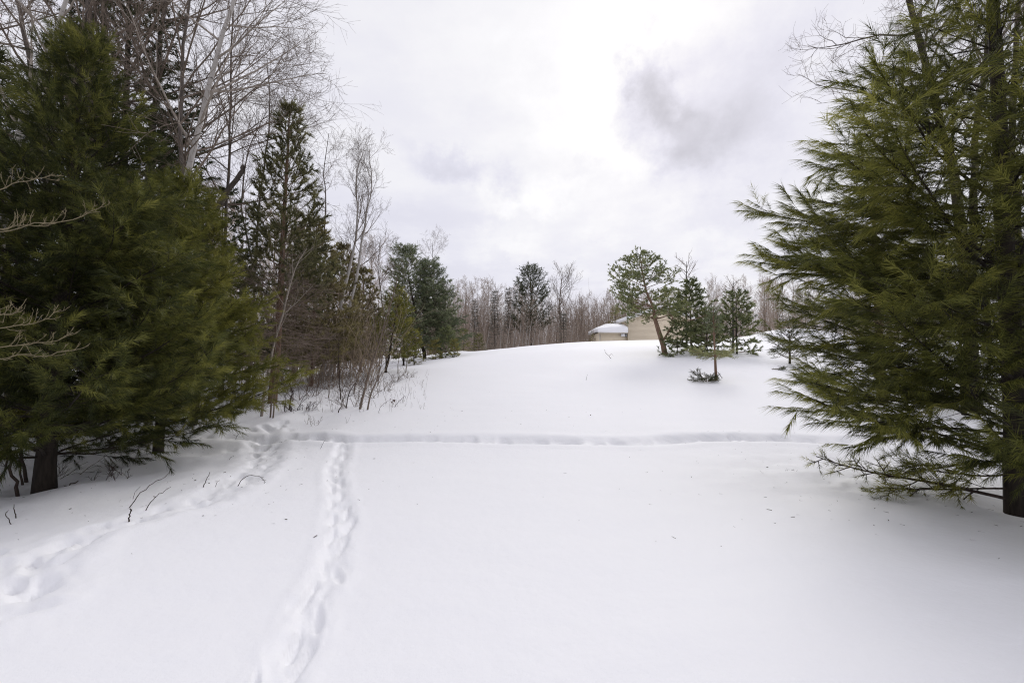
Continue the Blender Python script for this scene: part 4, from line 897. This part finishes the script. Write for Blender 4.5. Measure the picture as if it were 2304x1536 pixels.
# ------------------------------------------------------------------ saplings and shrubs of the wood edge
def sapling(pts, r0, label, seed, mat='twig', n1=7, l1=.35, n2=3, t0=.3, name='bare_sapling', group='leafless saplings along the wood edge', a1=.6, n3=2, cat='sapling'):
    b = hit(*pts[0]); T = px_trunk(pts, b[1], b); T[0] = np.zeros(3); H = T[-1][2]+.1
    rng = np.random.default_rng(seed); S = 12; s = np.linspace(0, 1, len(T)); ss = np.linspace(0, 1, S); T = np.array(T)
    Q = np.stack([np.interp(ss, s, T[:, k]) for k in range(3)], 1); Q[1:-1] = (Q[:-2]+2*Q[1:-1]+Q[2:])/4; Q[1:] += rng.normal(size=(S-1, 3))*.012; Q[0, 2] -= .06
    Rr = r0*(1-.8*ss); root = thing(name, b, label, cat, group)
    v, q = tubes(Q[None], Rr[None], 6); link('trunk', make_mesh('sapling_trunk', v, [q], M[mat]), root)
    lv = bare_levels(rng, Q, Rr, H, n1=n1, t0=t0, a1=a1, l1=l1, n2=n2, n3=n3, n4=0, up=.07, S=(6, 5, 4, 3), lenpow=.7)
    v, q = join_tubes([(P, np.maximum(R2, .002), 4 if i == 0 else 3) for i, (P, R2, _) in enumerate(lv)]); link('crown', make_mesh('sapling_crown', v, q, M[mat]), root)
SAP = [
 ([(588, 936), (598, 850), (625, 740), (644, 690), (650, 650), (662, 600), (690, 560)], .035, 'tallest pale bare sapling at the wood edge, leaning right, its side twigs curving up', 'twig_pale', 9, .34),
 ([(608, 939), (617, 860), (622, 780), (620, 700), (628, 640)], .020, 'thin straight bare sapling close beside the tallest pale one', 'twig', 6, .22),
 ([(614, 940), (622, 870), (640, 800), (660, 760)], .018, 'short bare sapling touching the thin straight one at its foot', 'twig', 5, .3),
 ([(651, 922), (655, 890), (660, 880), (652, 862), (632, 830)], .022, 'kinked dark sapling forking left, right of the tallest pale one', 'twig_dark', 5, .4),
 ([(715, 870), (722, 830), (735, 780), (742, 730)], .030, 'bare leaning sapling in front of the birch clump foot', 'twig', 8, .35),
 ([(748, 858), (752, 830), (757, 780), (756, 720)], .028, 'upright bare sapling right of the birch clump foot', 'twig', 8, .35),
 ([(767, 899), (764, 860), (762, 800), (760, 760)], .020, 'dark thin sapling left of the leaning middle pair', 'twig_dark', 6, .3),
 ([(796, 887), (800, 850), (815, 810), (840, 740), (848, 690)], .022, 'bare sapling curving right behind the leaning middle pair', 'twig', 8, .33),
 ([(809, 920), (818, 880), (835, 830), (850, 770), (870, 710), (888, 655), (893, 620)], .034, 'tall bare sapling of the leaning middle pair, the thicker left one', 'twig', 11, .33),
 ([(826, 922), (834, 885), (850, 850), (858, 820), (872, 760)], .024, 'bare sapling of the leaning middle pair, the thinner right one', 'twig', 8, .33),
 ([(778, 918), (786, 880), (800, 860), (812, 840)], .016, 'short dark crooked sapling between the middle pair and its left neighbour', 'twig_dark', 6, .4),
 ([(761, 928), (770, 905), (778, 880)], .014, 'low leaning dark twig sapling at the front of the middle clump', 'twig_dark', 5, .45),
 ([(850, 868), (853, 830), (862, 760), (880, 690)], .024, 'bare sapling against the bright yellow green pine', 'twig', 9, .3),
 ([(895, 840), (896, 815), (905, 770), (912, 740)], .020, 'bare sapling in front of the smaller yellow green pine', 'twig', 7, .3),
 ([(913, 838), (916, 810), (924, 770), (930, 735)], .020, 'bare orange brown sapling at the right end of the shrub edge', 'twig_tan', 7, .3),
 ([(690, 880), (700, 850), (712, 800), (728, 770)], .020, 'bare sapling leaning right below the olive pine', 'twig', 7, .4),
 ([(738, 895), (742, 860), (738, 800), (745, 750)], .016, 'thin bare sapling in the middle of the shrub edge', 'twig', 7, .3),
 ([(640, 925), (644, 890), (648, 850)], .010, 'thin low bare stem at the foot of the kinked sapling', 'twig_dark', 4, .4),
 ([(548, 900), (560, 840), (566, 760), (590, 650)], .018, 'bare sapling half inside the outer boughs of the olive lit pine', 'twig_pale', 7, .3),
 ([(520, 905), (535, 800), (545, 680), (560, 600)], .022, 'pale bare sapling rising through the olive lit pine boughs', 'twig_pale', 7, .25),
]
for i, (pts, r0, lab, mt, n1, l1) in enumerate(SAP): sapling(pts, r0, lab, 500+i, mt, n1, l1)
# low tangled shrubs
def shrub(px, py, h, n, label, seed, spread=.8, mat='twig', group='low leafless shrubs along the wood edge', r0=.007, cat='shrub'):
    b = hit(px, py); rng = np.random.default_rng(seed)
    d = np.stack([rng.normal(size=n)*spread, rng.normal(size=n)*spread, np.ones(n)], 1)
    P = poly(rng, np.stack([rng.normal(size=n)*.10, rng.normal(size=n)*.10, np.full(n, -.05)], 1), d, h*(.5+.7*rng.random(n)), 7, .12, (0, 0, .05), tropend=(.0, 0, -.06))
    P2, i2, t2, L2 = kids(rng, P, 5, .2, .95, .7, .2, 'random', lambda i, t: h*.3*(1.2-t), 4, .12, (0, 0, .03))
    P3, i3, t3, L3 = kids(rng, P2, 2, .3, .95, .7, .2, 'random', lambda i, t: L2[i]*.5, 3, .12)
    v, q = join_tubes([(P, taper(r0+np.zeros(n), 7, .4), 4), (P2, taper(r0*.55+0*L2, 4, .5), 3), (P3, taper(r0*.45+0*L3, 3, .6), 3)])
    o = link('bare_shrub', make_mesh('bare_shrub', v, q, M[mat]), label=label, category=cat, group=group); o.location = [float(x) for x in b]
SHR = [(545, 905, .9, 12, 'dark tangled shrub by the outer tips of the olive lit pine'), (580, 920, .7, 8, 'low tangled shrub left of the tallest pale sapling'), (670, 900, 1.0, 12, 'tangled shrub right of the kinked sapling'),
       (640, 880, 1.1, 12, 'tangled shrub at the foot of the tallest pine'), (705, 890, 1.0, 14, 'low tangled shrub before the leaning birch clump sapling'), (735, 875, 1.1, 12, 'shrub just right of the birch clump foot'),
       (775, 880, 1.0, 12, 'tangled shrub behind the dark thin sapling'), (790, 915, .8, 10, 'low shrub at the left foot of the middle pair'), (840, 895, .9, 10, 'low shrub right of the middle pair'), (815, 880, 1.1, 12, 'tangled shrub behind the middle pair'),
       (870, 880, .8, 9, 'sparse low shrub in the snow below the bright pine'), (660, 925, .55, 10, 'spreading low shrub at the front of the wood edge'), (890, 860, .7, 9, 'sparse low shrub below the smaller yellow green pine'), (920, 850, .6, 8, 'sparse low shrub at the right end of the wood edge'), (690, 925, .5, 8, 'flat arching shrub at the front, left of the dried leaf')]
for i, (px, py, h, n, lab) in enumerate(SHR): shrub(px, py, h, n, lab, 560+i, mat='twig_dark' if i in (0, 11, 14) else 'twig')
thicket('edge_grass', 260, (620, 960), (11.5, 20), (.15, .55), 'thin dry stalks poking through the snow along the wood edge', M['twig'], 305, .0022, 2)
# dark alder stems left of the near trunk
for i, (pts, r0, lab) in enumerate((([(42, 1114), (28, 1060), (8, 990), (0, 900)], .022, 'thick leaning dark stem at the left edge before the near trunk'), ([(62, 1088), (52, 1040), (42, 980), (40, 900), (52, 820)], .024, 'dark stem standing just left of the near pine trunk'), ([(53, 1094), (45, 1060), (43, 1000), (35, 940)], .016, 'thin dark stem beside the thicker one left of the near pine trunk'), ([(10, 1060), (14, 1000), (22, 930), (20, 860)], .016, 'thin dark stem behind the leaning one at the left edge'))):
    sapling(pts, r0, lab, 590+i, 'twig_dark', 6, .35, 3, .25, 'alder_stem', 'dark alder stems left of the near trunk', .6, 1, 'stem')
shrub(262, 1082, .42, 7, 'small dark thorny shrub under the low boughs of the near left pine', 600, .5, 'twig_dark', 'low leafless shrubs in the near snow', .005)
shrub(140, 1080, .6, 8, 'bare shrub close to the right side of the near trunk', 601, .8, 'twig_dark', 'low leafless shrubs in the near snow', .005)
shrub(705, 958, .34, 6, 'tiny fan shaped twig tuft in the open snow before the shrub edge', 602, .35, 'twig', 'low leafless shrubs in the near snow', .004)

# ------------------------------------------------------------------ budding shrub reaching in at the left edge
def budding():
    Y = 2.9; d = pdir(-190, 805); b = np.array([d[0]*Y, Y, gz(d[0]*Y, Y)-.1]); rng = np.random.default_rng(610)
    root = thing('budding_shrub', b, 'tan twigs with upturned buds reaching in from the left edge', 'shrub')
    main = np.array([[np.zeros(3), np.array([-.02, .02, .5]), np.array([.0, .03, 1.0]), np.array([-.02, .05, 1.6]), np.array([-.05, .05, 2.4]), np.array([.0, .02, 3.0])]])
    v, q = join_tubes([(main, np.array([[.02, .018, .016, .014, .01, .006]]), 6)]); link('trunk', make_mesh('shrub_trunk', v, q, M['twig_tan']), root)
    for j, pts in enumerate(([(-190, 470), (-60, 450), (0, 432), (40, 410), (90, 405), (124, 392)], [(-190, 560), (-60, 540), (0, 522), (60, 508), (150, 495), (205, 480), (238, 455)], [(-190, 540), (-90, 530), (0, 512), (60, 505), (110, 508)], [(-190, 790), (-60, 760), (0, 738), (50, 732), (100, 722), (138, 696)], [(-190, 830), (-60, 800), (0, 782), (60, 772), (120, 768), (165, 748)], [(-190, 860), (-60, 820), (0, 808), (60, 795), (120, 802), (190, 782)], [(-190, 700), (-60, 690), (0, 708), (20, 712), (45, 690)])):
        P = np.array([[ptat(px, py, Y+.06*math.sin(k+j))-b for k, (px, py) in enumerate(pts)]])
        S = 14; s = np.linspace(0, 1, P.shape[1]); s2 = np.linspace(0, 1, S); Q = np.stack([np.interp(s2, s, P[0, :, c]) for c in range(3)], 1)[None]
        Q[:, 1:-1] += rng.normal(size=(1, S-2, 3))*.006
        P2, i2, t2, L2 = kids(rng, Q, 13, .42, .98, .7, .2, 'random', lambda i, t: .05+.10*(1-t)+0*t, 5, .12, (0, 0, .22))
        P3, i3, t3, L3 = kids(rng, P2, 2, .5, 1.0, .6, .2, 'random', lambda i, t: .025+0*t, 3, .1, (0, 0, .2))
        v, q = join_tubes([(Q, taper([.0042], S, .45), 5), (P2, taper(.0017+0*L2, 5, .7), 4), (P3, taper(.0019+0*L3, 3, .5), 4)]); link('branch', make_mesh('budding_branch', v, q, M['twig_tan']), root)
budding()
# ------------------------------------------------------------------ single dry stems in the snow
arch('dry_stem', [(287, 1142), (310, 1112), (340, 1088), (368, 1074), (384, 1063)], .0055, 'long dark stem bowing right out of the snow with a side shoot', 'stem', extra=[[(299, 1122), (304, 1106), (316, 1094)]])
arch('dry_stem', [(320, 1150), (340, 1126), (362, 1108), (384, 1095)], .005, 'long dark stem bowing right, parallel below the one with a side shoot', 'stem')
arch('dry_stem', [(288, 1168), (292, 1155), (296, 1142)], .008, 'short thick dark stub between the two bowing stems', 'stem', extra=[[(293, 1153), (294, 1147), (291, 1143)]])
arch('dry_stem', [(454, 1098), (462, 1082), (468, 1072), (473, 1063)], .006, 'short kinked dark stem by the side trail', 'stem')
arch('dry_stem', [(484, 1092), (488, 1084), (494, 1080)], .003, 'tiny stem by the side trail just right of the kinked one', 'stem')
o, Q, b = arch('dry_stem', [(532, 1090), (544, 1076), (560, 1067), (580, 1069), (594, 1078), (599, 1090)], .005, 'arched dark stem with seed knobs touching the snow at both ends', 'stem', extra=[[(588, 1074), (593, 1073)], [(590, 1075), (589, 1079), (594, 1081)], [(595, 1080), (599, 1080)], [(597, 1084), (594, 1087)]])
arch('dry_stem', [(514, 1035), (518, 1029), (526, 1025)], .004, 'short dark twig beside the upper side trail', 'stem')
arch('dry_stem', [(719, 1010), (726, 998), (732, 989)], .004, 'thin straight twig leaning across the near edge of the trench', 'stem')
arch('dry_stem', [(780, 952), (779, 944), (777, 938)], .003, 'tiny upright stalk before the middle saplings', 'stem', extra=[[(781, 952), (786, 942), (790, 930)]])
arch('dry_stem', [(851, 930), (856, 915), (866, 906), (880, 898)], .006, 'bowed stem carrying the dried flower head', 'stem')
arch('dry_stem', [(887, 915), (898, 902), (911, 890)], .009, 'slanting stick with fine hanging needles right of the dried flower head', 'stem', extra=[[(905, 897), (906, 906)], [(908, 893), (910, 903)], [(911, 890), (914, 898)], [(902, 900), (902, 908)]])
arch('dry_stem', [(912, 882), (912, 868), (914, 856)], .004, 'thin upright weed stalk above the slanting stick', 'stem')
arch('dry_stem', [(26, 1180), (20, 1168), (11, 1152), (18, 1150)], .005, 'thin bent stem at the lower left edge', 'stem')
arch('dry_stem', [(34, 1166), (36, 1155), (30, 1142), (33, 1134)], .006, 'knotted short stem right of the bent one at the lower left edge', 'stem')
arch('dry_stem', [(1318, 856), (1320, 848), (1322, 842)], .005, 'thin lone weed stalk in the middle of the open field', 'stem')
arch('dry_stem', [(1376, 806), (1370, 800), (1362, 794), (1360, 786)], .012, 'bare forked stem in the snow left of the scots pine', 'stem', extra=[[(1371, 800), (1376, 795), (1380, 800)]])
arch('fallen_branch', [(96, 1106), (120, 1100), (150, 1094), (176, 1082)], .013, 'dark fallen branch lying on the snow beside the near left trunk', 'branch', extra=[[(118, 1100), (122, 1108), (120, 1114)], [(130, 1098), (140, 1106), (150, 1110)], [(113, 1102), (124, 1116), (136, 1128)]])
arch('dry_stem', [(530, 982), (536, 976), (543, 970)], .004, 'small twig by the trodden snow under the olive lit pine', 'stem', extra=[[(524, 977), (536, 982), (548, 983)]])
def leafy(name, px, py, r, n, label, cat, seed, lift=.0):
    b = hit(px, py); Yb = b[1]; b = b+np.array([0, 0, lift]); rng = np.random.default_rng(seed); V, Fq = [], []
    for k in range(n):
        c = rng.normal(size=3)*r*.45; u = norm(rng.normal(size=3)); w = norm(np.cross(u, rng.normal(size=3))); s = len(V); l = r*rng.uniform(.5, .9)
        up = np.cross(u, w)
        V += [c, c+u*l*.5+w*l*.3+up*l*.1, c+u*l, c+u*l*.5-w*l*.3+up*l*.1]; Fq.append([s, s+1, s+2, s+3])
    o = link(name, make_mesh(name, np.array(V), [np.array(Fq)], M['dry_leaf'], smooth_=False)); o.location = b; o['label'] = label; o['category'] = cat
leafy('dried_flower_head', 885, 912, .085, 22, 'dark brown dried flower head bowed near the slanting stick', 'seed head', 701, .12)
leafy('dead_leaf', 737, 914, .05, 7, 'curled brown dead leaf on the snow at the front of the wood edge', 'leaf', 702, .02)
leafy('dead_leaf', 748, 912, .05, 7, 'brown dead leaf hanging low just right of the curled one', 'leaf', 703, .03)
leafy('dead_leaf', 1327, 935, .04, 3, 'lone dead leaf lying in the middle of the open snow field', 'leaf', 704, .01)
def litter():
    rng = np.random.default_rng(800); n = 520; V, Fq = [], []
    ctr = [(-4.6, 5.6, 1.5), (4.2, 5.2, 1.3), (-3.2, 11.5, 2.2), (-4.5, 8.6, 1.4), (5.0, 7.5, 1.5), (0, 9, 5)]
    for k in range(n):
        cx, cy, s = ctr[int(rng.choice(6, p=[.24, .24, .16, .16, .14, .06]))]; x, y = cx+rng.normal()*s, cy+rng.normal()*s*.7
        z = float(base_z(np.array([x]), np.array([y]))[0]+detail_z(np.array([x]), np.array([y]))[0])+.004
        a = rng.random()*6.28; l = rng.uniform(.008, .05); w = rng.uniform(.0015, .005) if rng.random() < .8 else rng.uniform(.006, .014)
        u = np.array([math.cos(a), math.sin(a), rng.normal()*.12]); v_ = np.array([-math.sin(a), math.cos(a), .2]); c = np.array([x, y, z]); s_ = len(V)
        V += [c-u*l/2-v_*w/2, c+u*l/2-v_*w/2, c+u*l/2+v_*w/2+np.array([0, 0, .002]), c-u*l/2+v_*w/2]; Fq.append([s_, s_+1, s_+2, s_+3])
    link('snow_litter', make_mesh('snow_litter', np.array(V), [np.array(Fq)], M['twig_dark'], smooth_=False), kind='stuff', label='fallen needles and bark bits scattered on the snow under the trees', category='litter')
litter()
print('triangles', sum(len(o.data.loop_triangles) if o.data.loop_triangles else sum(len(p.vertices)-2 for p in o.data.polygons) if len(o.data.polygons) < 1 else int((np.array([0])).sum())+len(o.data.loops)-2*len(o.data.polygons) for o in {o.data.name: o for o in SC.objects if o.type == 'MESH'}.values()))
